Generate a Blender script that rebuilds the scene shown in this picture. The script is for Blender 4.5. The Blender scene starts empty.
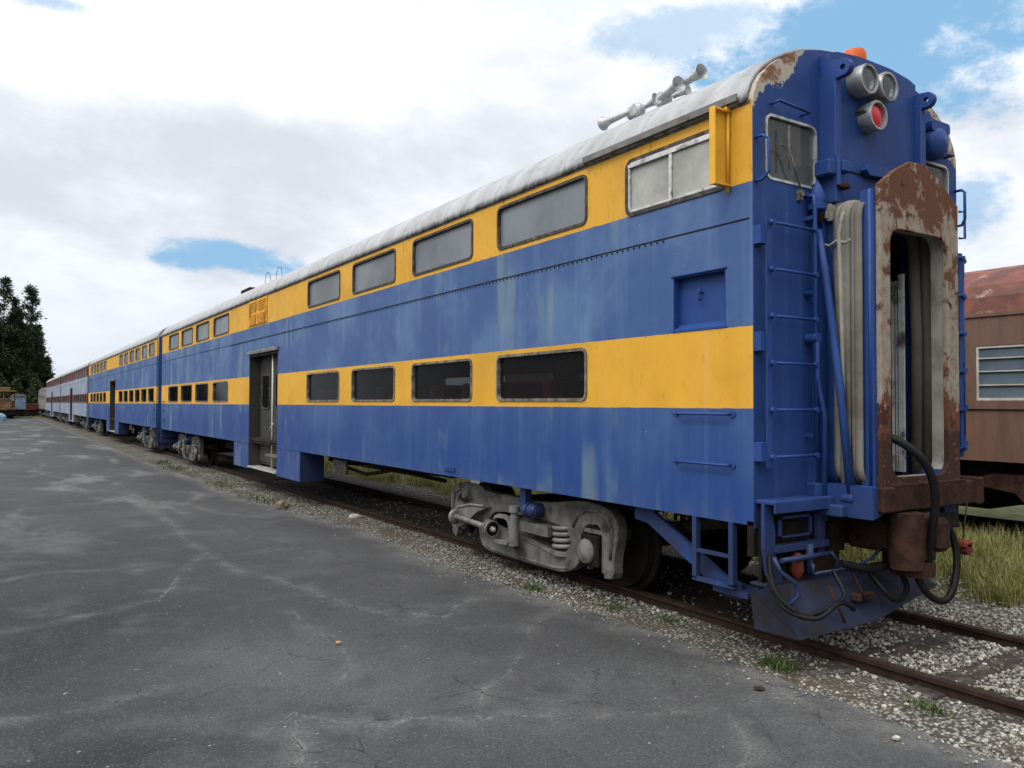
import bpy, bmesh, math, random
import numpy as np
from mathutils import Vector, Matrix, noise as mn
R = math.radians
random.seed(7)
rng = np.random.default_rng(7)
sc = bpy.context.scene
COL = sc.collection
PI = math.pi

# ------------------------------------------------------------------ mesh builder
class MB:
    def __init__(s, o=(0, 0, 0)):
        s.v = []; s.f = []; s.sm = []; s.o = o
    def add(s, vs, fs, smooth=False):
        b = len(s.v)
        s.v += [tuple(v) for v in vs]
        s.f += [tuple(b + i for i in f) for f in fs]
        s.sm += [smooth] * len(fs)
        return s
    def box(s, x0, x1, y0, y1, z0, z1):
        vs = [(x, y, z) for z in (z0, z1) for y in (y0, y1) for x in (x0, x1)]
        return s.add(vs, [(0, 2, 3, 1), (4, 5, 7, 6), (0, 1, 5, 4), (2, 6, 7, 3), (0, 4, 6, 2), (1, 3, 7, 5)])
    def bbox(s, x0, x1, y0, y1, z0, z1, b=.008):
        # box with chamfered edges
        bm = bmesh.new(); bmesh.ops.create_cube(bm, size=1)
        for v in bm.verts:
            v.co = Vector((x0 + (v.co.x + .5) * (x1 - x0), y0 + (v.co.y + .5) * (y1 - y0), z0 + (v.co.z + .5) * (z1 - z0)))
        bmesh.ops.bevel(bm, geom=bm.edges[:], offset=b, segments=1, affect='EDGES')
        s.bm(bm); return s
    def bm(s, bm, smooth=False, M=None):
        bm.verts.index_update()
        s.add([(M @ v.co if M else v.co)[:] for v in bm.verts], [[v.index for v in f.verts] for f in bm.faces], smooth)
        bm.free(); return s
    def prism(s, pts, ax, a0, a1, smooth=False):
        # pts polygon in the plane normal to axis ax, extruded a0..a1
        n = len(pts)
        def P(p, a):
            if ax == 0: return (a, p[0], p[1])
            if ax == 1: return (p[0], a, p[1])
            return (p[0], p[1], a)
        vs = [P(p, a0) for p in pts] + [P(p, a1) for p in pts]
        fs = [tuple(range(n - 1, -1, -1)), tuple(range(n, 2 * n))] + [(i, (i + 1) % n, n + (i + 1) % n, n + i) for i in range(n)]
        return s.add(vs, fs, smooth)
    def tube(s, pts, r, n=8, closed=False, caps=True):
        pts = [Vector(p) for p in pts]; m = len(pts)
        rings = []
        up = None
        for i, p in enumerate(pts):
            if closed: t = (pts[(i + 1) % m] - pts[i - 1])
            else: t = pts[min(i + 1, m - 1)] - pts[max(i - 1, 0)]
            t.normalize()
            if up is None:
                up = Vector((0, 0, 1)) if abs(t.z) < .9 else Vector((1, 0, 0))
            a = up - t * up.dot(t)
            if a.length < 1e-4: a = t.orthogonal()
            a.normalize(); up = a; b = t.cross(a)
            rr = r[i] if isinstance(r, (list, tuple)) else r
            rings.append([p + (a * math.cos(2 * PI * k / n) + b * math.sin(2 * PI * k / n)) * rr for k in range(n)])
        vs = [v for rg in rings for v in rg]; fs = []
        for i in range(m if closed else m - 1):
            j = (i + 1) % m
            for k in range(n):
                k2 = (k + 1) % n
                fs.append((i * n + k, i * n + k2, j * n + k2, j * n + k))
        s.add(vs, fs, True)
        if caps and not closed:
            b = len(s.v) - len(vs)
            s.f += [tuple(b + k for k in range(n - 1, -1, -1)), tuple(b + (m - 1) * n + k for k in range(n))]; s.sm += [False, False]
        return s
    def lathe(s, prof, c, d, n=20, smooth=True):
        # prof [(distance along d, radius)]
        d = Vector(d).normalized(); a = d.orthogonal().normalized(); b = d.cross(a); c = Vector(c)
        # rings are doubled where the profile turns sharply, so edges stay crisp
        groups = [[0]]
        for i in range(1, len(prof) - 1):
            groups[-1].append(i)
            u = Vector((prof[i][0] - prof[i - 1][0], prof[i][1] - prof[i - 1][1])); w_ = Vector((prof[i + 1][0] - prof[i][0], prof[i + 1][1] - prof[i][1]))
            if u.length > 1e-6 and w_.length > 1e-6 and u.angle(w_) > R(38): groups.append([i])
        groups[-1].append(len(prof) - 1)
        for gp in groups:
            vs = [c + d * prof[q][0] + (a * math.cos(2 * PI * k / n) + b * math.sin(2 * PI * k / n)) * max(prof[q][1], 1e-4) for q in gp for k in range(n)]
            fs = [(i * n + k, i * n + (k + 1) % n, (i + 1) * n + (k + 1) % n, (i + 1) * n + k) for i in range(len(gp) - 1) for k in range(n)]
            s.add(vs, fs, smooth)
        return s
    def cyl(s, c, d, r, h, n=16):
        return s.lathe([(0, 0), (0, r), (h, r), (h, 0)], c, d, n)
    def build(s, name, m, parent=None, origin=None, solid=None, bevel=None):
        o3 = origin or s.o
        me = bpy.data.meshes.new(name)
        me.from_pydata([(v[0] - o3[0], v[1] - o3[1], v[2] - o3[2]) for v in s.v], [], s.f)
        me.polygons.foreach_set('use_smooth', s.sm)
        me.materials.append(m); me.update()
        o = bpy.data.objects.new(name, me); COL.objects.link(o)
        if parent: o.parent = parent
        if origin: o.location = origin
        if solid:
            q = o.modifiers.new('s', 'SOLIDIFY'); q.thickness = abs(solid); q.offset = -1 if solid > 0 else 1
        if bevel:
            q = o.modifiers.new('b', 'BEVEL'); q.width = bevel; q.segments = 2; q.limit_method = 'ANGLE'
        return o

def tag(o, label=None, cat=None, group=None, kind=None):
    if label: o['label'] = label
    if cat: o['category'] = cat
    if group: o['group'] = group
    if kind: o['kind'] = kind
    return o
def empty(name, loc, label=None, cat=None, group=None):
    o = bpy.data.objects.new(name, None); o.location = loc; COL.objects.link(o); o.empty_display_size = .3
    return tag(o, label, cat, group)
def copy_tree(o, parent=None):
    c = o.copy(); COL.objects.link(c)
    if parent: c.parent = parent
    for ch in list(o.children): copy_tree(ch, c)
    return c
def curve_mesh(splines, thick, bev=0.0):
    # 2D filled outline with holes -> bmesh in xy plane, thickness along z
    cu = bpy.data.curves.new('tmp', 'CURVE'); cu.dimensions = '2D'; cu.fill_mode = 'BOTH'; cu.extrude = thick / 2; cu.bevel_depth = bev; cu.bevel_resolution = 1
    for pts in splines:
        sp = cu.splines.new('POLY'); sp.points.add(len(pts) - 1)
        for q, p in zip(sp.points, pts): q.co = (p[0], p[1], 0, 1)
        sp.use_cyclic_u = True
    ob = bpy.data.objects.new('tmp', cu); COL.objects.link(ob)
    dg = bpy.context.evaluated_depsgraph_get(); dg.update()
    me = bpy.data.meshes.new_from_object(ob.evaluated_get(dg))
    bm = bmesh.new(); bm.from_mesh(me)
    bpy.data.objects.remove(ob); bpy.data.curves.remove(cu); bpy.data.meshes.remove(me)
    return bm
def smooth_poly(pts, it=2):
    for _ in range(it):
        q = []
        for i in range(len(pts)):
            a = pts[i]; b = pts[(i + 1) % len(pts)]
            q += [(a[0] * .75 + b[0] * .25, a[1] * .75 + b[1] * .25), (a[0] * .25 + b[0] * .75, a[1] * .25 + b[1] * .75)]
        pts = q
    return pts
def rrect(a0, a1, b0, b1, r, n=4):
    out = []
    for cx, cy, t0 in ((a1 - r, b1 - r, 0), (a0 + r, b1 - r, 90), (a0 + r, b0 + r, 180), (a1 - r, b0 + r, 270)):
        for k in range(n + 1):
            t = R(t0 + 90 * k / n); out.append((cx + r * math.cos(t), cy + r * math.sin(t)))
    return out

# ------------------------------------------------------------------ node helpers
class NT:
    def __init__(s, name=None, tree=None):
        if tree: s.t = tree
        else:
            s.m = bpy.data.materials.new(name); s.m.use_nodes = True; s.t = s.m.node_tree
            s.bsdf = s.t.nodes['Principled BSDF']
    def n(s, t, **k):
        o = s.t.nodes.new(t)
        for a, b in k.items(): setattr(o, a, b)
        return o
    def put(s, sock, v):
        if hasattr(v, 'is_linked') or isinstance(v, bpy.types.NodeSocket): s.t.links.new(v, sock)
        elif isinstance(v, (tuple, list)) and len(v) == 3 and sock.type == 'RGBA': sock.default_value = (*v, 1)
        else: sock.default_value = v
    def coord(s, k='Object'): return s.n('ShaderNodeTexCoord').outputs[k]
    def sep(s, v):
        q = s.n('ShaderNodeSeparateXYZ'); s.put(q.inputs[0], v); return q.outputs
    def comb(s, x, y, z):
        q = s.n('ShaderNodeCombineXYZ')
        for i, a in enumerate((x, y, z)): s.put(q.inputs[i], a)
        return q.outputs[0]
    def scale(s, v, k):
        q = s.n('ShaderNodeVectorMath', operation='MULTIPLY'); s.put(q.inputs[0], v); s.put(q.inputs[1], k); return q.outputs[0]
    def noise(s, v, sc=1., det=4., ro=.55, dist=0.):
        q = s.n('ShaderNodeTexNoise'); s.put(q.inputs['Vector'], v)
        q.inputs['Scale'].default_value = sc; q.inputs['Detail'].default_value = det; q.inputs['Roughness'].default_value = ro; q.inputs['Distortion'].default_value = dist
        return q.outputs['Fac']
    def vor(s, v, sc, feat='F1', out='Distance'):
        q = s.n('ShaderNodeTexVoronoi', feature=feat); s.put(q.inputs['Vector'], v); q.inputs['Scale'].default_value = sc; return q.outputs[out]
    def math(s, op, a, b=0., c=None, clamp=False):
        q = s.n('ShaderNodeMath', operation=op, use_clamp=clamp); s.put(q.inputs[0], a); s.put(q.inputs[1], b)
        if c is not None: s.put(q.inputs[2], c)
        return q.outputs[0]
    def mr(s, v, a, b, c=0., d=1., smooth=True):
        q = s.n('ShaderNodeMapRange', interpolation_type='SMOOTHSTEP' if smooth else 'LINEAR'); s.put(q.inputs[0], v)
        for i, x in enumerate((a, b, c, d)): s.put(q.inputs[i + 1], x)
        return q.outputs[0]
    def mix(s, f, a, b, mode='MIX'):
        q = s.n('ShaderNodeMix', data_type='RGBA', blend_type=mode); s.put(q.inputs[0], f); s.put(q.inputs[6], a); s.put(q.inputs[7], b); return q.outputs[2]
    def attr(s, name):
        return s.n('ShaderNodeAttribute', attribute_name=name).outputs['Fac']
    def bump(s, h, st=.3, d=.01):
        q = s.n('ShaderNodeBump'); s.put(q.inputs['Height'], h); q.inputs['Strength'].default_value = st; q.inputs['Distance'].default_value = d; return q.outputs[0]
    def fin(s, col, rough=.6, metal=0., normal=None, spec=None):
        b = s.bsdf; s.put(b.inputs['Base Color'], col); s.put(b.inputs['Roughness'], rough); s.put(b.inputs['Metallic'], metal)
        if normal is not None: s.put(b.inputs['Normal'], normal)
        if spec is not None: s.put(b.inputs['Specular IOR Level'], spec)
        return s.m

def simple(name, c, rough=.6, metal=0., var=.25, sc=6., dirt=None, bump=.15, spec=.16):
    n = NT(name); v = n.coord()
    a = n.noise(v, sc, 5, .6); b = n.noise(v, sc * 6, 3, .6)
    lo = tuple(x * (1 - var) for x in c); hi = tuple(min(x * (1 + var), 1) for x in c)
    col = n.mix(n.mr(a, .3, .7), lo, hi)
    if dirt: col = n.mix(n.mr(n.noise(v, sc * .7, 6, .65), .5, .66), col, dirt)
    return n.fin(col, n.mr(b, .3, .7, max(rough - .1, .05), min(rough + .12, 1)), metal, n.bump(b, bump, .004), spec)

BLUE = (.017, .052, .19); CHALK = (.13, .215, .36); YEL = (.63, .335, .034)
def body_paint(name, A, B, chalk, z1=1.82, z2=2.44, z3=3.53, fade=1.):
    """side paint: colour A with two bands of colour B; weathered with vertical run marks"""
    n = NT(name); v = n.coord(); X = n.sep(v)
    ed = n.math('MULTIPLY_ADD', n.noise(v, 9, 2, .5), .012, -.006)
    z = n.math('ADD', X[2], ed)
    band = n.math('ADD', n.math('MULTIPLY', n.math('GREATER_THAN', z, z1), n.math('LESS_THAN', z, z2)), n.math('GREATER_THAN', z, z3))
    st = n.noise(n.comb(n.math('MULTIPLY', X[1], 7.), n.math('MULTIPLY', X[2], .22), X[0]), 1., 5, .65)
    st2 = n.noise(n.comb(n.math('MULTIPLY', X[1], 1.35), n.math('MULTIPLY', X[2], .05), 3.), 1., 1.5, .5)
    blot = n.noise(v, .9, 5, .6)
    up = n.mr(X[2], 1.0, 3.0, .22, 1.)
    A = n.mix(n.mr(X[2], 1.0, 2.9, 0, .62), A, tuple(p * .45 + q * .55 for p, q in zip(A, chalk))); A0 = A  # paler with height: chalked paint, plus light from above put into the colour
    f1 = n.math('MULTIPLY', n.math('MULTIPLY', n.mr(st, .46, .78), up), .6 * fade)
    a = n.mix(f1, A, chalk)
    a = n.mix(n.math('MULTIPLY', n.mr(blot, .35, .7), n.math('MULTIPLY', up, .45 * fade)), a, chalk)
    a = n.mix(n.math('MULTIPLY', n.mr(blot, .62, .4), .3), a, (.02, .055, .20))
    # thin pale green run marks below the seams
    line = n.math('MULTIPLY', n.math('MULTIPLY', n.mr(st2, .545, .575), n.mr(st2, .66, .63)), n.mr(n.noise(n.comb(X[1], X[2], 8.), 1.1, 3, .5), .4, .65))
    a = n.mix(n.math('MULTIPLY', line, .45), a, (.19, .26, .25))
    # chipped dots
    chip = n.math('MULTIPLY', n.mr(n.noise(v, 22, 3, .6), .71, .75), n.mr(n.noise(v, 1.7, 2, .5), .5, .6))
    a = n.mix(n.math('MULTIPLY', chip, .8), a, (.3, .33, .33))
    b = n.mix(n.math('MULTIPLY', n.mr(st, .5, .8), .5), B, tuple(p * .78 + .10 for p in B))
    b = n.mix(n.math('MULTIPLY', n.mr(blot, .42, .68), .5), b, tuple(p * .66 for p in B))
    rz = n.math('ADD', n.mr(X[2], 4.02, 4.13), n.math('MULTIPLY', n.mr(X[2], 2.40, 2.45), .35))
    rz = n.math('ADD', rz, n.math('MULTIPLY', n.mr(X[2], 3.60, 3.54), .25))
    rust = n.math('MULTIPLY', n.mr(n.noise(n.scale(v, (1, 5., 1.6)), 3.5, 6, .7), .55, .68), rz, clamp=True)
    b = n.mix(n.math('MULTIPLY', rust, .8), b, (.19, .065, .02))
    c = n.mix(band, a, b)
    grime_shade = n.math('MULTIPLY', n.mr(X[2], 1.15, .9), n.mr(n.noise(n.scale(v, (1, 2.5, 1)), 2, 5, .6), .4, .7))
    c = n.mix(n.math('MULTIPLY', grime_shade, .35), c, (.12, .13, .14))
    h = n.math('ADD', n.math('MULTIPLY', n.noise(n.scale(v, (1, .8, .8)), 1.4, 2, .5), 1.), n.math('MULTIPLY', n.noise(v, 60, 2, .5), .012))
    return n.fin(c, n.mr(st, .35, .7, .42, .68), 0., n.bump(h, .8, .03), .2)

def end_paint(name, A, peel=True):
    n = NT(name); v = n.coord(); X = n.sep(v)
    st = n.noise(n.comb(n.math('MULTIPLY', X[0], 8.), n.math('MULTIPLY', X[2], .5), X[1]), 1., 5, .6)
    a = n.mix(n.math('MULTIPLY', n.mr(st, .48, .78), .45), A, (.06, .12, .29))
    a = n.mix(n.mr(n.noise(v, 2.2, 5, .6), .4, .7, 0, .5), a, tuple(p * .68 for p in A))
    chip = n.mr(n.noise(v, 16, 4, .65), .68, .72)
    a = n.mix(n.math('MULTIPLY', chip, .6), a, (.16, .08, .05))
    if peel:
        # paint peeled from the rounded shoulders: local x is measured from the car's middle
        ax = n.math('ABSOLUTE', X[0])
        dist = n.math('ADD', n.math('MULTIPLY', ax, .85), n.math('MULTIPLY', X[2], .95))
        k = n.math('ADD', dist, n.math('MULTIPLY', n.noise(v, 3.4, 6, .65), .75))
        m = n.mr(k, 5.475, 5.49)
        pc = n.mix(n.mr(n.noise(v, 6, 6, .7), .46, .56), (.40, .36, .30), (.20, .09, .045))
        a = n.mix(m, a, pc)
    grime_shade = n.math('MULTIPLY', n.mr(X[2], 1.5, .6), n.mr(n.noise(v, 3, 5, .6), .2, .5))
    a = n.mix(n.math('MULTIPLY', grime_shade, .8), a, (.022, .026, .05))  # grime low down, blackened further to paint in the weak light there
    return n.fin(a, n.mr(st, .3, .7, .38, .6), 0., n.bump(n.noise(v, 5, 3, .5), .35, .012), .22)

def roof_mat(name, base=(.42, .43, .44)):
    n = NT(name); v = n.coord(); X = n.sep(v)
    w = n.noise(n.scale(v, (.7, 3.2, .7)), 1.2, 6, .62)
    w2 = n.noise(v, 9, 6, .7)
    c = n.mix(n.mr(w, .3, .75), tuple(x * .72 for x in base), tuple(x * 1.08 for x in base))
    c = n.mix(n.mr(w2, .54, .70, 0, .55), c, (.14, .14, .145))
    c = n.mix(n.math('MULTIPLY', n.mr(X[2], 4.26, 4.12), n.mr(n.noise(n.scale(v, (1, 3, 1)), 4, 5, .7), .44, .6)), c, (.06, .055, .05))
    seam = n.math('PINGPONG', X[1], .61)
    c = n.mix(n.math('MULTIPLY', n.mr(seam, .03, .0), .3), c, (.10, .10, .10))
    return n.fin(c, n.mr(w2, .3, .7, .42, .7), .15, n.bump(n.math('ADD', w, n.math('MULTIPLY', w2, .3)), .22, .012))

def rust_plate(name):
    n = NT(name); v = n.coord(); X = n.sep(v)
    a = n.noise(n.scale(v, (1.3, 1, .8)), 3.6, 9, .74, .2); b = n.noise(v, 13, 6, .7)
    c = n.mix(n.mr(b, .4, .62), (.29, .25, .205), (.22, .175, .135))
    low = n.mr(X[2], 2.1, 1.5, 0, .22); hi = n.mr(X[2], 3.15, 3.6, 0, .13)
    k = n.math('ADD', n.math('ADD', a, low), hi)
    c = n.mix(n.mr(k, .50, .60), c, (.22, .13, .085))
    c = n.mix(n.mr(n.math('ADD', k, n.math('MULTIPLY', n.math('SUBTRACT', b, .5), .35)), .545, .575), c, (.115, .047, .026))
    c = n.mix(n.mr(n.math('ADD', n.noise(v, 5.3, 7, .7), low), .60, .68), c, (.042, .019, .014))
    c = n.mix(n.math('MULTIPLY', n.mr(n.noise(v, 30, 4, .6), .62, .68), n.mr(k, .5, .56)), c, (.22, .09, .03))
    return n.fin(c, n.mr(k, .5, .58, .55, .85), 0., n.bump(n.math('SUBTRACT', b, n.mr(k, .52, .56)), .5, .006), .3)

M = {}
M['side'] = body_paint('blue_yellow_side_paint', BLUE, YEL, CHALK)
M['silver_side'] = body_paint('silver_maroon_side_paint', (.25, .29, .36), (.13, .028, .042), (.36, .40, .46), fade=.5)
M['end'] = end_paint('blue_end_paint', (.019, .053, .195))
M['blue'] = end_paint('blue_fitting_paint', (.019, .054, .205), peel=False)
M['roof'] = roof_mat('weathered_silver_roof', (.35, .36, .375))
M['rustplate'] = rust_plate('rust_flaked_plate')
M['yellow'] = simple('yellow_paint', (.66, .36, .04), .5, 0, .12, 3, None)
M['silver'] = simple('silver_painted_steel', (.17, .17, .165), .5, .25, .2, 5, (.10, .085, .07))
M['truck'] = simple('grey_truck_paint', (.105, .103, .098), .62, 0., .35, 5, (.035, .027, .022), .5)
M['lamp'] = simple('brushed_lamp_housing', (.33, .335, .34), .42, .4, .15, 6, (.12, .115, .11))
M['alu'] = simple('aluminium_frame', (.55, .55, .54), .4, .5, .15, 10, (.2, .18, .16))
M['rubber'] = simple('dark_window_gasket', (.055, .052, .05), .75, 0, .4, 12, (.16, .11, .08))
M['gasket2'] = simple('weathered_window_gasket', (.15, .135, .115), .75, 0, .4, 9, (.06, .045, .04))
M['black'] = simple('black_rubber', (.008, .008, .009), .5, 0, .3, 10)
M['dark'] = simple('grimy_black_steel', (.012, .010, .009), .85, 0, .4, 5, (.022, .014, .01))
M['int'] = simple('dark_interior_panel', (.022, .020, .019), .8, 0, .3, 2)
M['seat'] = simple('red_seat_cloth', (.22, .025, .03), .85, 0, .2, 5)
M['greydoor'] = simple('grey_door_panel', (.042, .043, .042), .55, 0, .18, 2.5, (.06, .055, .05))
M['pole'] = simple('pale_pole', (.5, .48, .44), .4, .1, .1, 8)
M['rust'] = simple('brown_rust', (.036, .017, .012), .9, 0, .45, 9, (.04, .02, .015), .5)
M['rail'] = simple('rusty_rail', (.034, .020, .016), .75, .2, .35, 9, (.03, .018, .014), .3)
M['sleeper'] = simple('weathered_sleeper_wood', (.045, .036, .032), .95, 0, .4, 14, (.09, .08, .075), .7)
M['plough'] = simple('faded_blue_plough_paint', (.021, .026, .052), .6, 0, .3, 2.6, (.02, .018, .02), .3)
M['horn'] = simple('oxidised_horn_metal', (.42, .42, .43), .5, .4, .15, 8, (.22, .28, .28))
M['orange'] = simple('orange_beacon_plastic', (.50, .10, .02), .3, 0, .1, 6, (.55, .1, .03))
M['redbit'] = simple('faded_red_metal', (.13, .028, .02), .7, 0, .25, 8)
M['canvas'] = simple('grey_beige_canvas', (.17, .16, .14), .85, 0, .2, 2.2, (.12, .105, .085), .5)
M['canvas2'] = simple('pale_canvas_piping', (.29, .28, .25), .7, 0, .15, 5, (.2, .17, .14))
M['white_strip'] = simple('worn_white_strip', (.55, .56, .56), .5, 0, .2, 6, (.1, .08, .07))

def glass(name, tint, alpha, rough=.06, dirt=.2):
    n = NT(name); v = n.coord(); X = n.sep(v)
    t = n.t; tr = n.n('ShaderNodeBsdfTransparent'); tr.inputs[0].default_value = (.75, .78, .78, 1)
    a = n.noise(v, .8, 5, .6); d = n.noise(v, 14, 5, .7)
    c = n.mix(n.mr(a, .35, .68), tuple(x * 1.25 for x in tint), tuple(x * .65 for x in tint))
    n.put(n.bsdf.inputs['Base Color'], c); n.bsdf.inputs['Roughness'].default_value = rough
    mx = n.n('ShaderNodeMixShader')
    n.put(mx.inputs[0], n.math('ADD', n.mr(d, .45, .75, 0, dirt), alpha, clamp=True))
    t.links.new(tr.outputs[0], mx.inputs[1]); t.links.new(n.bsdf.outputs[0], mx.inputs[2])
    t.links.new(mx.outputs[0], t.nodes['Material Output'].inputs[0])
    return n.m
M['glass_low'] = glass('clear_dusty_glass', (.015, .014, .015), .34, .07, .12)
M['glass_fog'] = glass('fogged_grey_pane', (.145, .165, .185), .97, .30, .05)
M['glass_cab'] = glass('dusty_cab_glass', (.36, .365, .34), .93, .22, .1)
M['glass_end'] = glass('cab_windscreen', (.075, .085, .085), .85, .1, .1)
M['glass_slat'] = glass('blue_grey_pane', (.10, .135, .17), .85, .12, .1)
M['glass_clear'] = glass('lamp_glass', (.3, .32, .33), .25, .04, .1)
n = NT('lamp_reflector'); M['reflector'] = n.fin((.75, .75, .75), .15, .95)
n = NT('red_lens'); v = n.coord(); M['redlens'] = n.fin(n.mix(n.mr(n.vor(v, 60), 0, .5), (.75, .02, .02), (.5, .01, .015)), .15)

# ------------------------------------------------------------------ gallery car
W = 2.825; CX = W / 2; L = 25.75; PITCH = 26.7
ZB, ZS, Z1, Z2, ZE = .95, .39, 1.80, 2.465, 4.14
HALF = [(0, 4.14), (.012, 4.20), (.045, 4.28), (.11, 4.37), (.20, 4.455), (.31, 4.53), (.44, 4.60), (.60, 4.665), (.80, 4.715), (1.05, 4.75), (1.25, 4.765), (CX, 4.77)]
ROOF = HALF + [(W - x, z) for x, z in HALF[-2::-1]]

def roof_z(x):
    x = min(x, W - x)
    for (a, za), (b, zb) in zip(HALF, HALF[1:]):
        if a <= x <= b: return za + (zb - za) * (x - a) / (b - a)
    return 4.14

def make_wall(parent, o, x, sgn, wins, doors, skirt, recess, mat, holes=True, ylen=L):
    """one side sheet, with an opening per window; sgn=-1 faces -x"""
    mb = MB(o)
    ys = {0., ylen}; zs = {ZS, ZB, Z1, Z2, 2.9, 3.48, ZE}
    M_ = .05
    cells = {}
    for (y0, y1, z0, z1) in wins:
        a, b = round(y0 - M_, 3), round(y1 + M_, 3); ys |= {a, b}
        cells[(a, 'L' if z0 < 3 else 'U')] = (y0, y1, z0, z1, a, b)
    for d in doors: ys |= set(d)
    ys |= set(skirt)
    if recess: ys |= {recess[0], recess[1]}
    ys = sorted(ys); zs = sorted(zs)
    def q(pts): mb.add([(x, a, b) for a, b in (pts if sgn < 0 else pts[::-1])], [tuple(range(len(pts)))])
    for a, b_ in zip(ys, ys[1:]):
        for c, d in zip(zs, zs[1:]):
            b = b_
            if c < ZB and not (skirt and skirt[0] <= a < skirt[1]): continue
            if any(dd[0] <= a < dd[1] for dd in doors) and c < 2.9: continue
            if recess and recess[0] <= a < recess[1] and abs(c - Z2) < .01: continue
            key = (round(a, 3), 'L' if abs(c - Z1) < .01 else ('U' if abs(c - 3.48) < .01 else 'X'))
            lev = key[1]
            if holes and lev in 'LU' and any(k2[1] == lev and k2[0] + .001 < a < cv[5] - .001 for k2, cv in cells.items()): continue
            if key in cells and holes:
                y0, y1, z0, z1 = cells[key][:4]; b = cells[key][5]; r = .07; nseg = 4
                loop = rrect(y0, y1, z0, z1, r, nseg)
                outer = [(b, d), (a, d), (a, c), (b, c)]
                for k in range(4):
                    base = k * (nseg + 1)
                    for j in range(nseg):
                        tri = [outer[k], loop[base + j + 1], loop[base + j]]
                        q(tri)
                    nx = (k + 1) % 4
                    q([outer[k], outer[nx], loop[nx * (nseg + 1)], loop[base + nseg]])
            else:
                q([(b, c), (b, d), (a, d), (a, c)])
    ob = mb.build('side_wall', mat, parent)
    bm = bmesh.new(); bm.from_mesh(ob.data); bmesh.ops.remove_doubles(bm, verts=bm.verts, dist=.0005); bmesh.ops.recalc_face_normals(bm, faces=bm.faces)
    # make the sheet face outward
    f = max(bm.faces, key=lambda f: f.calc_area())
    if f.normal.x * sgn < 0: bmesh.ops.reverse_faces(bm, faces=bm.faces)
    bm.to_mesh(ob.data); bm.free()
    m = ob.modifiers.new('s', 'SOLIDIFY'); m.thickness = .055; m.offset = -1
    return ob

def ring(mb, x0, x1, y0, y1, z0, z1, r, w, n=4):
    """rounded frame ring in the y-z plane, width w outward from the opening"""
    a = rrect(y0, y1, z0, z1, r, n); b = rrect(y0 - w, y1 + w, z0 - w, z1 + w, r + w, n); k = len(a)
    vs = [(x0, *p) for p in a] + [(x0, *p) for p in b] + [(x1, *p) for p in a] + [(x1, *p) for p in b]
    fs = []
    for i in range(k):
        j = (i + 1) % k
        fs += [(i, j, k + j, k + i), (2 * k + i, 3 * k + i, 3 * k + j, 2 * k + j), (i, 2 * k + i, 2 * k + j, j), (k + i, k + j, 3 * k + j, 3 * k + i)]
    mb.add(vs, fs)
def ring_y(mb, y0, y1, x0, x1, z0, z1, r, w, n=4):
    t = MB(); ring(t, y0, y1, x0, x1, z0, z1, r, w, n)
    mb.add([(b, a, c) for a, b, c in t.v], [f[::-1] for f in t.f])

def make_window(parent, o, x, sgn, w, pane, frame, low):
    y0, y1, z0, z1 = w; i = -sgn
    c = (x, (y0 + y1) / 2, (z0 + z1) / 2)
    fr = MB(o); xa, xb = sorted((x + sgn * .012, x + i * .05))
    ring(fr, xa, xb, y0 + .022, y1 - .022, z0 + .022, z1 - .022, .05, .03)
    f = fr.build('window', frame, parent)
    p = MB(o); p.prism(rrect(y0 + .02, y1 - .02, z0 + .02, z1 - .02, .05), 0, x + i * .028, x + i * .034)
    p.build('pane', pane, f)
    return f

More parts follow.
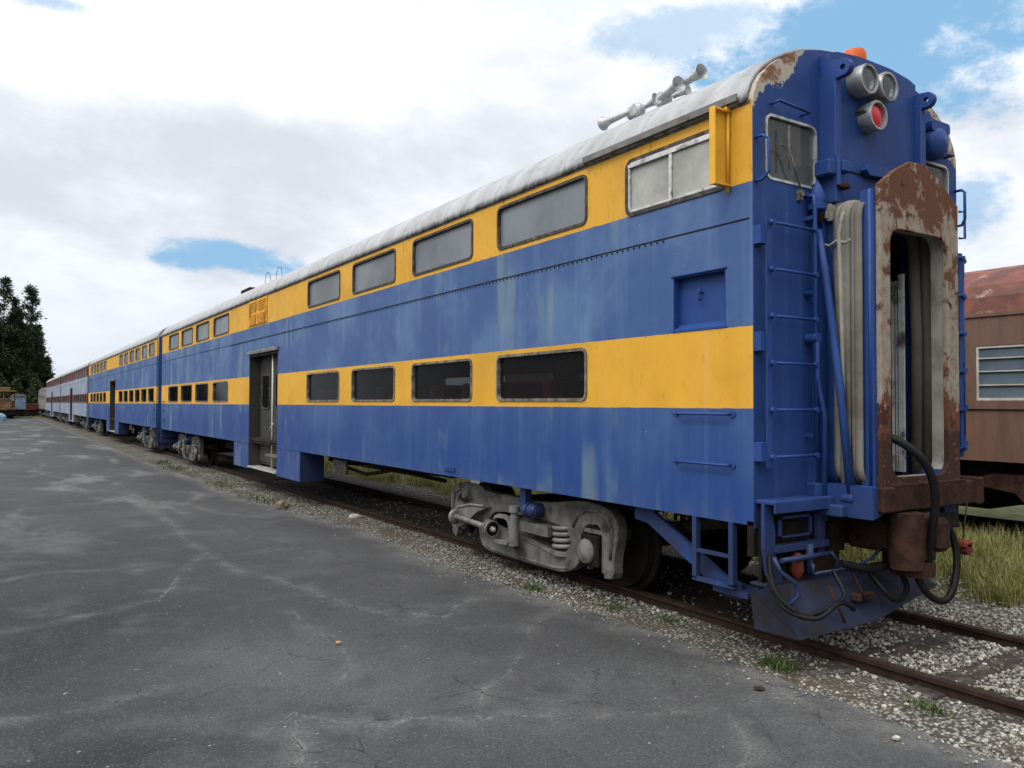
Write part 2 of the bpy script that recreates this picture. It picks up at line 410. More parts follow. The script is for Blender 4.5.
# ---- truck (bogie), centred on its middle, y along the rail, z from the rail top
def build_truck(parent, o, yc):
    out = []
    P = {}
    fr = MB(o)
    # side frame outline (y,z) with the front pedestal at low y
    prof = [(1.99, .17), (1.89, .19), (1.90, .36), (1.84, .56), (1.84, .72), (1.93, .81), (2.07, .85), (2.32, .87), (2.60, .84), (2.9, .79), (3.2, .77), (3.58, .78), (4.29, .78), (4.36, .84), (4.62, .86), (4.88, .84), (5.07, .79), (5.15, .70), (5.12, .36), (5.08, .17), (4.98, .17), (4.96, .42), (4.86, .44), (4.5, .44), (4.43, .34), (4.37, .16), (4.25, .11), (4.05, .10), (2.84, .10), (2.66, .12), (2.47, .2), (2.41, .34), (2.39, .58), (2.30, .66), (2.15, .68), (2.05, .62), (2.03, .17)]
    prof2 = []
    win = [(3.40, .37), (3.0, .31), (2.74, .27), (2.60, .34), (2.55, .44), (2.60, .54), (2.76, .59), (3.05, .61), (3.42, .61), (4.02, .60), (4.2, .5), (4.2, .37)]
    hole = [(4.97, .56), (4.97, .66), (4.88, .72), (4.72, .71), (4.64, .64), (4.68, .57)]
    for side in (0, 1):
        xs = .30 if side == 0 else W - .30
        bm = curve_mesh([[(-(a - 3.52) + 3.52 - 0 if False else a, b) for a, b in smooth_poly(prof, 1)], smooth_poly(win, 1), smooth_poly(hole, 1)], .10, .012)
        vs = [((xs + v.co.z), v.co.x - 3.52 + yc, v.co.y) for v in bm.verts]
        bm.verts.index_update()
        fr.add(vs, [[v.index for v in f.verts] for f in bm.faces]); bm.free()
        # raised ribs round the pedestal arches
        s = -1 if side == 0 else 1
        xo = xs + s * .06
        arch = [(1.93, .36), (1.90, .62), (1.98, .75), (2.15, .80), (2.32, .79), (2.45, .72), (2.52, .60)]
        fr.tube([(xo, a - 3.52 + yc, b) for a, b in arch], .022, 6)
        arch = [(4.60, .66), (4.68, .75), (4.86, .78), (5.03, .72), (5.08, .58), (5.07, .40)]
        fr.tube([(xo, a - 3.52 + yc, b) for a, b in arch], .022, 6)
        fr.tube([(xo, a - 3.52 + yc, b) for a, b in [(2.60, .16), (2.85, .125), (4.05, .125), (4.25, .15), (4.33, .25)]], .016, 6)
        fr.tube([(xo, a - 3.52 + yc, b) for a, b in [(3.40, .335), (3.0, .285), (2.80, .25)]], .014, 6)
        # pedestal guides
        for ya in (2.20, 4.83):
            fr.box(xs - .03, xs + .03, ya - 3.52 + yc + .10, ya - 3.52 + yc + .13, .2, .62)
            fr.box(xs - .03, xs + .03, ya - 3.52 + yc - .13, ya - 3.52 + yc - .10, .2, .62)
            fr.box(xs - .05, xs + .045, ya - 3.52 + yc - .16, ya - 3.52 + yc + .16, .57, .61)
            fr.cyl((xs - .02, ya - 3.52 + yc, .66), (0, 0, 1), .05, .05, 10)
    fr.box(.35, W - .35, yc - .35, yc + .35, .55, .74)          # bolster
    fr.box(.35, W - .35, yc - 1.45, yc - 1.38, .5, .62)
    fr.box(.35, W - .35, yc + 1.38, yc + 1.45, .5, .62)
    t = fr.build('truck_frame', M['truck'], parent); out.append(t)
    for ya in (yc - 1.27, yc + 1.27):
        ax = MB(o); ax.cyl((.35, ya, .43), (1, 0, 0), .08, W - .7, 12)
        for xr, s in ((.66, -1), (W - .66, 1)):
            ax.lathe([(-.045, 0), (-.045, .36), (-.04, .43), (.04, .445), (.06, .49), (.085, .49), (.085, .40), (.03, .36), (.03, 0)], (xr, ya, .435), (-s, 0, 0), 36)
        ax.build('wheelset', M['dark'], t)
        for xs, s in ((.30, -1), (W - .30, 1)):
            b = MB(o); b.lathe([(-.05, .12), (.03, .12), (.05, .125), (.07, .115), (.085, .08), (.09, 0)], (xs + s * .03, ya + (.04 if ya < yc else 0), .385 if ya < yc else .40), (s, 0, 0), 20)
            zc_ = .385 if ya < yc else .40; yc_ = ya + (.04 if ya < yc else 0)
            for q_ in range(4): b.cyl((xs + s * .06, yc_ + .10 * math.cos(PI / 4 + q_ * PI / 2), zc_ + .10 * math.sin(PI / 4 + q_ * PI / 2)), (s, 0, 0), .012, .03, 6)
            ab = b.build('axle_box', M['silver'], t)
            b = MB(o); b.bbox(xs - .07, xs + .03, ya - .13, ya + .15, .24, .55, .015); b.tube([(xs + s * .02, ya - .12, .60), (xs + s * .03, ya, .64), (xs + s * .02, ya + .14, .60)], .02, 6)
            b.build('box_housing', M['dark'], t)
    for xs, s in ((.30, -1), (W - .30, 1)):
        for yy in (yc - .78,):
            sp = MB(o); pts = []
            for k in range(0, 4 * 14 + 1):
                a = 2 * PI * k / 14; pts.append((xs + .02 * s + .085 * math.cos(a), yy + .13 * math.sin(a), .335 + .25 * k / 56))
            sp.tube(pts, .026, 7); sp.cyl((xs, yy, .27), (0, 0, 1), .125, .05, 14); sp.cyl((xs, yy, .12), (0, 0, 1), .03, .16, 8)
            sp.build('coil_spring', M['silver'], t)
        # bolster anchor: housing, rod and end ring
        b = MB(o); xo = xs + s * .16
        hs = [(yc + 1.42, .35), (yc + 1.40, .46), (yc + 1.24, .56), (yc + .95, .62), (yc + .62, .635), (yc + .62, .60), (yc + .80, .55), (yc + .98, .43), (yc + 1.1, .36), (yc + 1.28, .30), (yc + 1.38, .30)]
        b.prism(smooth_poly(hs, 1), 0, min(xs, xo), max(xs, xo))
        b.tube([(xo, a, z) for a, z in hs[:5]], .018, 6)
        b.build('spring_hanger', M['silver'], t)
        b = MB(o)
        b.lathe([(-.03, 0), (-.03, .085), (0, .1), (.03, .085), (.04, .04), (.05, .034), (.82, .034), (.82, .10), (.845, .10), (.845, .075), (.87, .075), (.87, .10), (.895, .10), (.895, .08)], (xo + s * .03, yc + 1.27, .44), (0, -1, -.045), 18)
        ar = b.build('anchor_rod', M['silver'], t)
        b = MB(o); b.lathe([(.88, .082), (.888, .082), (.888, .0)], (xo + s * .03, yc + 1.27, .44), (0, -1, -.045), 18); b.build('rubber_pad', M['black'], t)
        b = MB(o); b.lathe([(.885, .034), (.92, .034), (.92, .015), (.95, .015), (.95, 0)], (xo + s * .03, yc + 1.27, .44), (0, -1, -.045), 6); b.build('nut', M['alu'], t)
        b = MB(o)
        b.prism(smooth_poly([(yc + .40, .50), (yc + .34, .58), (yc + .10, .60), (yc + .02, .5), (yc + .02, .26), (yc + .34, .24), (yc + .36, .28), (yc + .06, .31), (yc + .06, .48), (yc + .12, .55), (yc + .32, .54)], 1), 0, xo - .015, xo + .015)
        b.box(min(xs, xo), max(xs, xo), yc + .0, yc + .4, .25, .28)
        b.build('bracket', M['silver'], t)
        b = MB(o)
        b.lathe([(0, 0), (0, .055), (.33, .055), (.33, .04), (.37, .04), (.37, .065), (.44, .065), (.44, 0)], (xo + s * .03, yc - .09, .28), (0, 0, 1), 14)
        b.build('damper', M['silver'], t)
        b = MB(o)
        b.box(min(xs, xo), max(xs, xo), yc - .68, yc - .10, .45, .56)
        b.build('spring_plank', M['truck'], t)
        b = MB(o)
        b.cyl((xo + s * .02, yc - .42, .70), (-s, 0, 0), .08, .2, 14); b.box(xo - .04, xo + .04, yc - .32, yc - .22, .68, .95)
        b.lathe([(0, 0), (0, .05), (.04, .07), (.10, .075), (.10, .085), (.13, .085), (.13, .07), (.2, .07), (.24, .045), (.25, 0)], (xo, yc - .24, .70), (0, -1, 0), 16); b.cyl((xo + s * .03, yc - .42, .70), (s, 0, 0), .045, .03, 12)
        b.build('leveling_valve', M['blue'], t)
        for ya in (yc - 1.27, yc + 1.27):
            b = MB(o); b.prism([(ya + .46, .22), (ya + .52, .35), (ya + .50, .62), (ya + .45, .62), (ya + .43, .35)], 0, xs + .2 * -s - .04, xs + .2 * -s + .04)
            b.build('brake_shoe', M['rust'], t)
    return out

def gallery_car(y0, kind, wins_u, wins_l, label, near=False, door=(12.07, 14.22), seats=False, far_windows=False):
    root = empty('gallery_car', (CX, y0, 0), label, 'railway car', 'bilevel gallery cars coupled in one train')
    o = (CX, 0, 0)
    body = M['side'] if kind == 'blue' else M['silver_side']
    endm = M['end'] if kind == 'blue' else M['silver']
    recess = (.27, .83) if near else None
    allw = wins_u + wins_l
    ext = [(.24, 1.43, 3.53, 4.035)] if near else []
    make_wall(root, o, 0., -1, allw + ext, [door], (10.6, 15.55), recess, body)
    make_wall(root, o, W, 1, allw if far_windows else [], [], (10.6, 15.55), None, body, holes=far_windows)
    for w in wins_u: make_window(root, o, 0., -1, w, M['glass_fog'], M['gasket2'] if not near else M['rubber'], False)
    for w in wins_l: make_window(root, o, 0., -1, w, M['glass_low'], M['gasket2'], True)
    if far_windows:
        for w in wins_l: make_window(root, o, W, 1, w, M['glass_low'], M['gasket2'], True)
        for w in wins_u: make_window(root, o, W, 1, w, M['glass_fog'], M['gasket2'], False)
    # roof shell
    mb = MB(o); ny = 60; prof = [(x, z) for x, z in ROOF]
    vs = []
    for k in range(ny + 1):
        y = .045 + (L - .045) * k / ny
        for x, z in prof:
            wv = .004 * mn.noise(Vector((x * 2, y * 1.3, 5)))
            vs.append((x, y, z + wv * (1 if z > 4.2 else 0)))
    m = len(prof)
    mb.add(vs, [(k * m + i, (k + 1) * m + i, (k + 1) * m + i + 1, k * m + i + 1) for k in range(ny) for i in range(m - 1)], True)
    rf = mb.build('roof', M['roof'], root)
    q = rf.modifiers.new('s', 'SOLIDIFY'); q.thickness = .03; q.offset = -1
    y = 3.9 if near else 2.
    while y < L - .5:
        mb = MB(o); mb.tube([(x, y, z - .002) for x, z in ROOF[1:-1]], .006, 4, caps=False); y += 2.44 if near else 4.88; mb.build('roof_seam', M['roof'], rf)
    # eave rivet strip
    mb = MB(o); mb.box(-.006, .001, .02, L - .02, 4.125, 4.15)
    if near:
        y = .1
        while y < 20:
            mb.lathe([(0, .011), (.006, .009), (.009, 0)], (-.006, y, 4.137), (-1, 0, 0), 5); y += .10
    mb.build('eave_strip', M['gasket2'], root)
    # belt seam with rivets
    mb = MB(o); mb.box(-.004, .001, .03 if near else .1, L - .1, 3.247, 3.258)
    if near:
        y = .95
        while y < 16:
            mb.lathe([(0, .010), (.005, .008), (.008, 0)], (-.004, y, 3.232), (-1, 0, 0), 5); y += .075
    mb.build('belt_seam', M['dark'], root)
    mb = MB(o); mb.box(.05, W - .05, .05, L - .05, 1.02, 1.08); mb.box(.06, W - .06, .1, L - .1, .97, 1.0)
    mb.build('floor', M['int'], root)
    mb = MB(o)
    mb.box(.06, .95, .12, 11.9, 3.12, 3.16); mb.box(W - .95, W - .06, .12, L - .12, 3.12, 3.16); mb.box(.06, .95, 14.4, L - .12, 3.12, 3.16)
    mb.build('gallery_floor', M['int'], root)
    mb = MB(o); mb.box(.07, W - .07, L - .12, L - .09, 1.08, 4.1); mb.box(.07, W - .07, 11.9, 11.94, 1.08, 4.1); mb.box(.07, W - .07, 14.3, 14.34, 1.08, 4.1)
    if near: mb.box(.07, W - .07, 1.52, 1.55, 1.08, 4.1)
    mb.build('partition', M['int'], root)
    # end walls
    for ye, front in ((0., True), (L, False)):
        if near and front: continue
        mb = MB(o); ya, yb = (ye + .002, ye + .05) if front else (ye - .05, ye - .002)
        mb.prism([(.0, .45), (.0, 4.14)] + ROOF[1:-1] + [(W, 4.14), (W, .45)], 1, ya, yb)
        mb.build('end_wall', endm, root)
        mb = MB(o); s = -1 if front else 1
        mb.box(.75, .95, min(ye, ye + s * .36), max(ye, ye + s * .36), 1.2, 3.5); mb.box(W - .95, W - .75, min(ye, ye + s * .36), max(ye, ye + s * .36), 1.2, 3.5)
        mb.box(.75, W - .75, min(ye, ye + s * .36), max(ye, ye + s * .36), 3.45, 3.6)
        mb.box(1.2, 1.62, min(ye, ye + s * .5), max(ye, ye + s * .5), .7, .95)
        mb.build('gangway', M['canvas'], root)
        mb = MB(o)
        for zz in (1.3, 1.6, 1.9): mb.tube([(-.012, ye - s * .25, zz), (-.06, ye - s * .25, zz), (-.06, ye - s * .75, zz), (-.012, ye - s * .75, zz)], .011, 6)
        mb.build('side_grab_iron', M['blue'] if kind == 'blue' else M['silver'], root)
        mb = MB(o)
        for xx in (.08, .5):
            mb.box(xx - .02, xx + .02, min(ye, ye - s * .03), max(ye, ye - s * .03), .25, .95)
        for zz in (.3, .6): mb.box(.08, .5, min(ye, ye - s * .05), max(ye, ye - s * .05), zz, zz + .03)
        mb.build('step', M['blue'] if kind == 'blue' else M['silver'], root)
    # stair well skirt: end plates of the dropped section
    mb = MB(o)
    for xa_, xb_ in ((.003, .44), (W - .44, W - .003)):
        for yy in (10.6, 15.55): mb.box(xa_, xb_, yy - .012, yy + .012, ZS, ZB + .1)
        mb.box(xa_ + .055, xb_ - .055, 10.62, 15.53, ZS + .01, ZS + .04)
    for xa_ in (.44, W - .46): mb.box(xa_, xa_ + .02, 10.59, 15.56, ZS, ZB + .1)
    mb.build('stepwell', M['blue'] if kind == 'blue' else M['silver'], root)
    # lap edge where the lower skirt plates bolt on
    mb = MB(o); mb.box(-.005, .0, 10.6, door[0], .94, .955); mb.box(-.005, .0, door[1], 15.55, .94, .955)
    mb.build('skirt_lap', M['blue'] if kind == 'blue' else M['silver'], root)
    # doors
    d0, d1 = door
    dr = MB(o)
    dr.box(.26, .29, d0, d1, .5, 2.9); dr.box(.0, .3, d0 - .012, d0 + .012, .42, 2.92); dr.box(.0, .3, d1 - .012, d1 + .012, .42, 2.92)
    dr.box(.0, .3, d0, d1, 2.88, 2.92)
    for k in range(2):
        a = d0 + .1 + k * (d1 - d0 - .1) / 2; b = a + (d1 - d0 - .2) / 2 - .05
        dr.bbox(.225, .26, a, b, .56, 2.84, .01)
    dd = dr.build('door', M['greydoor'], root)
    if near:
        for k in range(2):
            a = d0 + .1 + k * (d1 - d0 - .1) / 2; b = a + (d1 - d0 - .2) / 2 - .05
            g = MB(o); ring(g, .205, .228, a + .2, b - .2, 1.75, 2.45, .06, .03); g.build('window_frame', M['rubber'], dd)
            g = MB(o); g.prism(rrect(a + .2, b - .2, 1.75, 2.45, .06), 0, .218, .223); g.build('pane', M['glass_low'], dd)
        g = MB(o); g.tube([(.12, d0 + .75, .5), (.12, d0 + .75, 2.88)], .022, 8)
        g.build('pole', M['pole'], dd)
        g = MB(o); g.tube([(.14, d0 + .98, 1.30), (.10, d0 + .62, 1.42)], .014, 6); g.build('handrail', M['white_strip'], dd)
        g = MB(o); g.tube([(.14, d0 + .48, 1.46), (.10, d0 + .12, 1.62)], .014, 6); g.build('handrail', M['white_strip'], dd)
        g = MB(o); g.box(.02, .30, d0 + .02, d0 + .9, .74, .78); g.box(.28, .3, d0 + .02, d0 + .9, .5, .74); g.build('stair', M['gasket2'], dd)
    g = MB(o); g.box(-.03, .25, d0 + .02, d1 - .02, .425, .455); g.build('door_sill', M['alu'], root)
    g = MB(o); g.bbox(-.05, .0, d0 - .08, d1 + .06, 2.92, 2.99, .008); g.box(-.03, .0, d0 - .03, d1 + .03, 2.99, 3.01); g.build('door_hood', M['silver'], root)
    # underframe equipment
    g = MB(o); g.box(.5, W - .5, 5.6, 10.5, .83, .96); g.box(.5, W - .5, 15.6, L - 5.6, .83, .96)
    g.box(1.25, 1.57, .6, L - .6, .72, .96)
    for a, b, z in ((6.2, 7.0, .80), (9.5, 10.0, .74), (16.2, 17.4, .5), (18., 18.9, .6)): g.bbox(.6, 1.3, a, b, z, .9, .02)
    g.cyl((.85, 7.6, .80), (0, 1, 0), .10, 1.1, 14); g.cyl((2.0, 16.4, .70), (0, 1, 0), .2, 1.9, 14)
    g.tube([(.5, 5.8, .78), (.55, 7.6, .80), (.5, 8.6, .66), (.6, 9.6, .68), (.5, 10.4, .8)], .03, 6)
    g.build('underframe', M['dark'], root)
    g = MB(o)
    for k in range(5): g.cyl((.42, 9.35 + .13 * k, .60), (0, 0, 1), .045, .24, 10)
    g.build('air_valve', M['silver'], root)
    if seats:
        for k in range(11):
            yy = 1.9 + k * .88
            if 11.6 < yy < 14.4: continue
            for xx in (.1, W - 1.15):
                g = MB(o); g.bbox(xx, xx + 1.05, yy, yy + .12, 1.2, 2.10, .03); g.bbox(xx, xx + 1.05, yy + .12, yy + .55, 1.2, 1.5, .03)
                g.build('seat', M['seat'], root)
    return root

def wrow(starts, w, z0, z1): return [(round(a, 3), round(a + w, 3), z0, z1) for a in starts]
U0, U1, Lw0, Lw1 = 3.585, 4.065, 1.885, 2.385
st1 = [2.0, 4.2, 6.4, 8.6, 16.2, 18.4, 20.55, 22.7]
car1 = gallery_car(0., 'blue', wrow(st1, 1.63, U0, U1), wrow(st1, 1.63, Lw0, Lw1),
    'blue and yellow cab car nearest the camera with a rusty end gangway and roof horns', near=True, seats=True, far_windows=True)
st2 = [.62, 2.35, 4.1, 5.85, 7.6, 9.35] + [16.0, 17.75, 19.5, 21.2, 22.95, 24.2][:5]
car2 = gallery_car(PITCH, 'blue', wrow(st2, 1.27, U0, U1), wrow(st2, 1.27, Lw0, Lw1),
    'second blue and yellow coach with two rows of small windows, behind the first car')
st3 = [.6, 2.3, 4.0, 5.7, 7.4, 9.1, 15.9, 17.6, 19.3, 21.0, 22.7]
car3 = gallery_car(2 * PITCH, 'silver', wrow(st3, 1.25, U0, U1), wrow(st3, 1.25, Lw0, Lw1),
    'silver coach with maroon window bands coupled behind the blue coaches')
car4 = gallery_car(3 * PITCH, 'silver', wrow(st3, 1.25, U0, U1), wrow(st3, 1.25, Lw0, Lw1),
    'farther silver and maroon coach between its twin and the low grey coach')
o = (CX, 0, 0)
t0 = build_truck(car1, o, 3.52)[0]
for car in (car1, car2, car3, car4):
    for yc in (3.52, L - 3.52):
        if car is car1 and yc == 3.52: continue
        t = copy_tree(t0, car); t.location = (0, yc - 3.52, 0)

# ------------------------------------------------------------------ near end of the cab car
def P1(name, mb, mat, par=car1): return mb.build(name, M[mat] if isinstance(mat, str) else mat, par)
B = lambda: MB(o)
# end sheet with window and door openings
outer = [(.001, .93), (.001, 4.14)] + [(x + (.001 if x < CX else -.001), z) for x, z in ROOF[1:-1]] + [(W - .001, 4.14), (W - .001, .93)]
holes = [rrect(.13, .76, 3.565, 4.075, .07), rrect(W - .76, W - .13, 3.565, 4.075, .07), rrect(.86, 1.98, 1.12, 3.36, .08)]
bm = curve_mesh([outer] + holes, .05)
g = B(); bm.verts.index_update(); g.add([(v.co.x, .018 + v.co.z, v.co.y) for v in bm.verts], [[v.index for v in f.verts] for f in bm.faces]); bm.free()
endw = P1('end_wall', g, 'end')
# bright corner beading down the near corner
for x0, x1 in ((.13, .76), (W - .76, W - .13)):
    g = B(); ring_y(g, -.014, .04, x0 + .03, x1 - .03, 3.585, 4.055, .05, .02); f = P1('window', g, 'alu')
    g = B(); g.prism(rrect(x0 + .03, x1 - .03, 3.595, 4.045, .05), 1, .012, .018); g.build('pane', M['glass_end'], f)
g = B(); g.tube([(.52, -.035, 3.53), (.36, -.045, 3.83)], .008, 6); g.tube([(.36, -.05, 3.66), (.36, -.05, 4.0)], .009, 6); g.tube([(.27, -.045, 3.84), (.40, -.045, 3.80)], .006, 6); g.cyl((.52, -.05, 3.50), (0, 1, 0), .025, .05, 10); g.box(.50, .54, -.04, 0, 3.45, 3.53)
P1('wiper', g, 'gasket2')
# centre panel and collision posts
g = B()
g.prism([(.80, 3.47), (.80, 4.66), (.9, 4.69), (1.2, 4.72), (1.62, 4.72), (1.9, 4.69), (2.0, 4.66), (2.0, 3.47)], 1, -.10, .0)
P1('centre_panel', g, 'end')
for xa, xb in ((.79, .87), (1.985, 2.065)):
    g = B(); g.bbox(xa, xb, -.155, .0, 3.45, 4.47, .008); P1('collision_post', g, 'end')
for x0, y1_ in ((.82, -.235), (2.02, -.215)):
    bm = curve_mesh([[(-.02 - .02, 4.43)] + [(y1_ + .02 + .065 * math.cos(R(t)), 4.50 + .065 * math.sin(R(t))) for t in range(250, 89, -20)] + [(-.02, 4.585)], [(y1_ + .02 + .028 * math.cos(R(t)), 4.50 + .028 * math.sin(R(t))) for t in range(0, 360, 30)]], .05, .004)
    g = B(); bm.verts.index_update(); g.add([(x0 + v.co.z, v.co.x, v.co.y) for v in bm.verts], [[v.index for v in f.verts] for f in bm.faces]); bm.free()
    P1('lifting_eye', g, 'blue')
# headlights and red marker
for i, (lx, lz, lab) in enumerate(((1.12, 4.475, 'headlight'), (1.39, 4.47, 'headlight'), (1.27, 4.215, 'marker_light'))):
    g = B(); yb = -.24 if i < 2 else -.22
    ra = .125
    g.lathe([(0, 0), (0, .07), (.04, ra * .92), (.13, ra), (.19, ra), (.205, ra * .95), (.205, ra * .82), (.16, ra * .76), (.16, 0)], (lx, yb + .205, lz), (0, -1, 0), 28)
    g.box(lx - .03, lx + .03, yb + .15, -.05, lz - .05, lz + .05)
    h = P1(lab, g, 'lamp')
    g = B()
    if i < 2:
        g.lathe([(0, .0), (.0, .03), (.02, .06), (.05, .092)], (lx, yb + .075, lz), (0, -1, 0), 20); g.build('reflector', M['reflector'], h)
        g = B(); g.lathe([(0, 0), (0, .094), (.006, .094), (.012, .06), (.014, 0)], (lx, yb + .02, lz), (0, -1, 0), 20); g.build('lens', M['glass_clear'], h)
    else:
        g.lathe([(0, .094), (.008, .08), (.016, .04), (.018, 0)], (lx, yb + .03, lz), (0, -1, 0), 20); g.build('lens', M['redlens'], h)
        g = B(); g.tube([(lx - .13, yb + .05, lz + .03), (lx - .13, yb + .12, lz + .03)], .008, 6); g.box(lx - .135, lx - .11, yb + .03, yb + .15, lz + .01, lz + .02); g.build('clip', M['rubber'], h)
# plated-over round lamp on the right shoulder
g = B(); g.lathe([(0, .15), (.10, .15), (.12, .14), (.15, .09), (.165, 0)], (2.35, .0, 4.22), (0, -1, 0), 24); g.prism(rrect(2.2, 2.5, 4.3, 4.40, .03), 1, -.13, 0.)
P1('lamp_cover', g, 'blue')
g = B(); g.cyl((1.46, .13, 4.755), (0, 0, 1), .115, .03, 20); g.lathe([(0, .10), (.10, .10), (.13, .085), (.145, 0)], (1.46, .13, 4.785), (0, 0, 1), 20)
P1('beacon', g, 'orange')
# ladders
for mir in (0, 1):
    fx = (lambda x: x) if not mir else (lambda x: W - x)
    g = B()
    g.tube([(fx(.60), -.0, 3.50), (fx(.60), -.09, 3.48), (fx(.60), -.10, 3.40), (fx(.60), -.10, 1.47)], .017, 8)
    g.box(min(fx(.055), fx(.11)), max(fx(.055), fx(.11)), -.085, -.075, 1.38, 3.26)
    for k in range(6):
        z = 1.46 + .35 * k
        g.tube([(fx(.09), -.10, z), (fx(.60), -.10, z)], .012, 8)
        for xx in (.095, .595): g.cyl((fx(xx), -.125, z), (0, 1, 0), .022, .03, 8)
    for z in (1.48, 2.3, 3.1): g.box(min(fx(.0), fx(.09)), max(fx(.0), fx(.09)), -.075, .0, z - .05, z + .09)
    for z in (1.6, 3.3): g.box(min(fx(.59), fx(.61)), max(fx(.59), fx(.61)), -.1, 0., z, z + .03)
    P1('ladder', g, 'blue')
    g = B(); g.tube([(fx(.20), 0, 4.15), (fx(.20), -.09, 4.15), (fx(.56), -.09, 4.13), (fx(.56), 0, 4.13)], .012, 8); P1('grab_iron', g, 'blue')
    g = B(); g.tube([(fx(.03), 0, 3.86), (fx(.03), -.07, 3.86), (fx(.05), -.11, 3.83), (fx(.05), -.11, 3.58), (fx(.03), -.07, 3.53), (fx(.03), 0, 3.53)], .013, 8); P1('grab_iron', g, 'blue')
g = B(); g.tube([(W, -.03, 3.67), (W + .06, -.05, 3.67), (W + .06, -.05, 3.42), (W, -.03, 3.42)], .012, 6); P1('grab_iron', g, 'blue')
g = B(); g.tube([(W + .03, -.04, 3.2), (W + .03, -.04, 1.5)], .016, 6)
for k in range(6): g.cyl((W + .03, -.07, 1.5 + .34 * k), (0, 1, 0), .022, .06, 8)
P1('handrail', g, 'blue')
# seam across the end, hinge bracket and hooked latch above the gangway
g = B(); g.box(.88, 1.98, -.106, -.10, 3.735, 3.745); P1('panel_seam', g, 'dark')
g = B(); g.bbox(.70, .80, -.16, -.02, 3.66, 3.78, .01); g.cyl((.80, -.17, 3.58), (0, 0, 1), .02, .24, 8); g.bbox(.82, .93, -.2, -.1, 3.69, 3.78, .01); P1('hinge', g, 'blue')
g = B(); g.bbox(.80, .92, -.2, -.12, 3.56, 3.60, .008); P1('hinge_pin', g, 'rust')
g = B(); g.prism([(1.18, 3.77), (1.24, 3.73), (1.55, 3.75), (1.62, 3.80), (1.5, 3.83), (1.22, 3.82)], 1, -.16, -.10); P1('hook_plate', g, 'blue')
# conduit fitting and downpipes left of the gangway
g = B(); g.lathe([(0, .02), (.02, .07), (.06, .075), (.07, .05), (.13, .06), (.20, .035), (.26, .0)], (.66, -.08, 3.36), (0, 0, 1), 16); P1('pipe_cap', g, 'blue')
g = B(); g.lathe([(0, .02), (.03, .045), (.08, .05), (.09, .04), (.1, 0)], (.665, -.08, 3.27), (0, 0, 1), 14); P1('bulb', g, 'dark')
g = B(); g.tube([(.665, -.08, 3.22), (.68, -.13, 2.9), (.70, -.24, 2.0), (.73, -.31, 1.18)], [.028, .03, .032, .034], 10); g.cyl((.73, -.35, 1.14), (0, 1, 0), .045, .1, 10); P1('downpipe', g, 'blue')
g = B(); g.tube([(.60, -.01, 2.37), (.61, -.08, 2.37), (.61, -.10, 2.33), (.61, -.10, 2.05), (.70, -.10, 1.78), (.70, -.10, .95)], .026, 8); g.cyl((.61, -.12, 2.37), (0, 1, 0), .04, .1, 10); g.tube([(.60, .0, 2.72), (.62, -.08, 2.72), (.60, -.1, 2.71)], .025, 8); P1('brake_pipe', g, 'blue')
g = B(); g.box(.68, .74, -.03, -.002, 1.0, 3.6); g.box(.745, .79, -.06, -.002, 1.0, 3.45); P1('vertical_channel', g, 'end')
g = B(); g.bbox(.60, .72, -.1, -.0, 1.14, 1.24, .008); P1('junction_box', g, 'blue')

# gangway: bellows, face plate, sill
g = B(); loops = []
for k, (yy, w) in enumerate([(.0, .0), (-.02, .022), (-.10, .03), (-.17, .026), (-.225, .012), (-.28, .022), (-.37, .012)]):
    yy = -.12 + yy * .68
    loops.append([(x, yy, z) for x, z in rrect(.80 - w, W - .80 + w, 1.22, 3.44 + w, .16, 6)])
nn = len(loops[0])
gc = B(); ring_y(gc, -.125, -.001, .84, W - .84, 1.2, 3.40, .14, .03, 6); P1('gangway_collar', gc, 'end')
for a, b in zip(loops, loops[1:]):
    g.add(a + b, [(i, (i + 1) % nn, nn + (i + 1) % nn, nn + i) for i in range(nn)], True)
bel = P1('bellows', g, 'canvas')
q = bel.modifiers.new('s', 'SOLIDIFY'); q.thickness = .02; q.offset = -1
g = B(); g.tube([(.77, -.22, 1.24), (.765, -.22, 1.8), (.77, -.21, 2.5), (.76, -.20, 3.2), (.78, -.22, 3.33), (.84, -.25, 3.39), (.9, -.30, 3.38)], .018, 8)
g.build('piping', M['canvas2'], bel)
g = B()
for k in range(7):
    zz = 3.34 + .012 * math.sin(k * 2.1); g.box(.735 + k * .03, .77 + k * .03, -.10 - .015 * k, -.07 - .015 * k, zz - .015 - .03 * (k % 2), zz + .11 - .01 * abs(k - 3))
g.tube([(.725, -.05, 3.13), (.75, -.12, 3.10), (.75, -.18, 3.13), (.78, -.24, 3.11), (.80, -.29, 3.14)], .012, 6)
g.build('torn_fold', M['canvas2'], bel)
# inner folds seen through the opening
g = B()
for k in range(3): g.tube([(1.93 - .0 * k, -.36 + .11 * k, 1.25), (1.925 + .01 * k, -.37 + .11 * k, 2.4), (1.93, -.35 + .11 * k, 3.2), (1.86, -.35 + .11 * k, 3.36), (1.4, -.35 + .11 * k, 3.40), (1.05, -.35 + .11 * k, 3.38)], .07, 10)
g.build('inner_fold', M['canvas'], bel)
YF = -.46
plate = [(.868, 1.07), (.868, 3.53), (1.06, 3.66), (1.27, 3.76), (1.47, 3.77), (1.64, 3.70), (1.95, 3.50), (1.95, 1.07)]
bm = curve_mesh([plate, rrect(.985, 1.79, 1.29, 3.22, .13, 6)], .03, .006)
g = B(); bm.verts.index_update(); g.add([(v.co.x, YF + v.co.z, v.co.y) for v in bm.verts], [[v.index for v in f.verts] for f in bm.faces]); bm.free()
fp = P1('face_plate', g, 'rustplate')
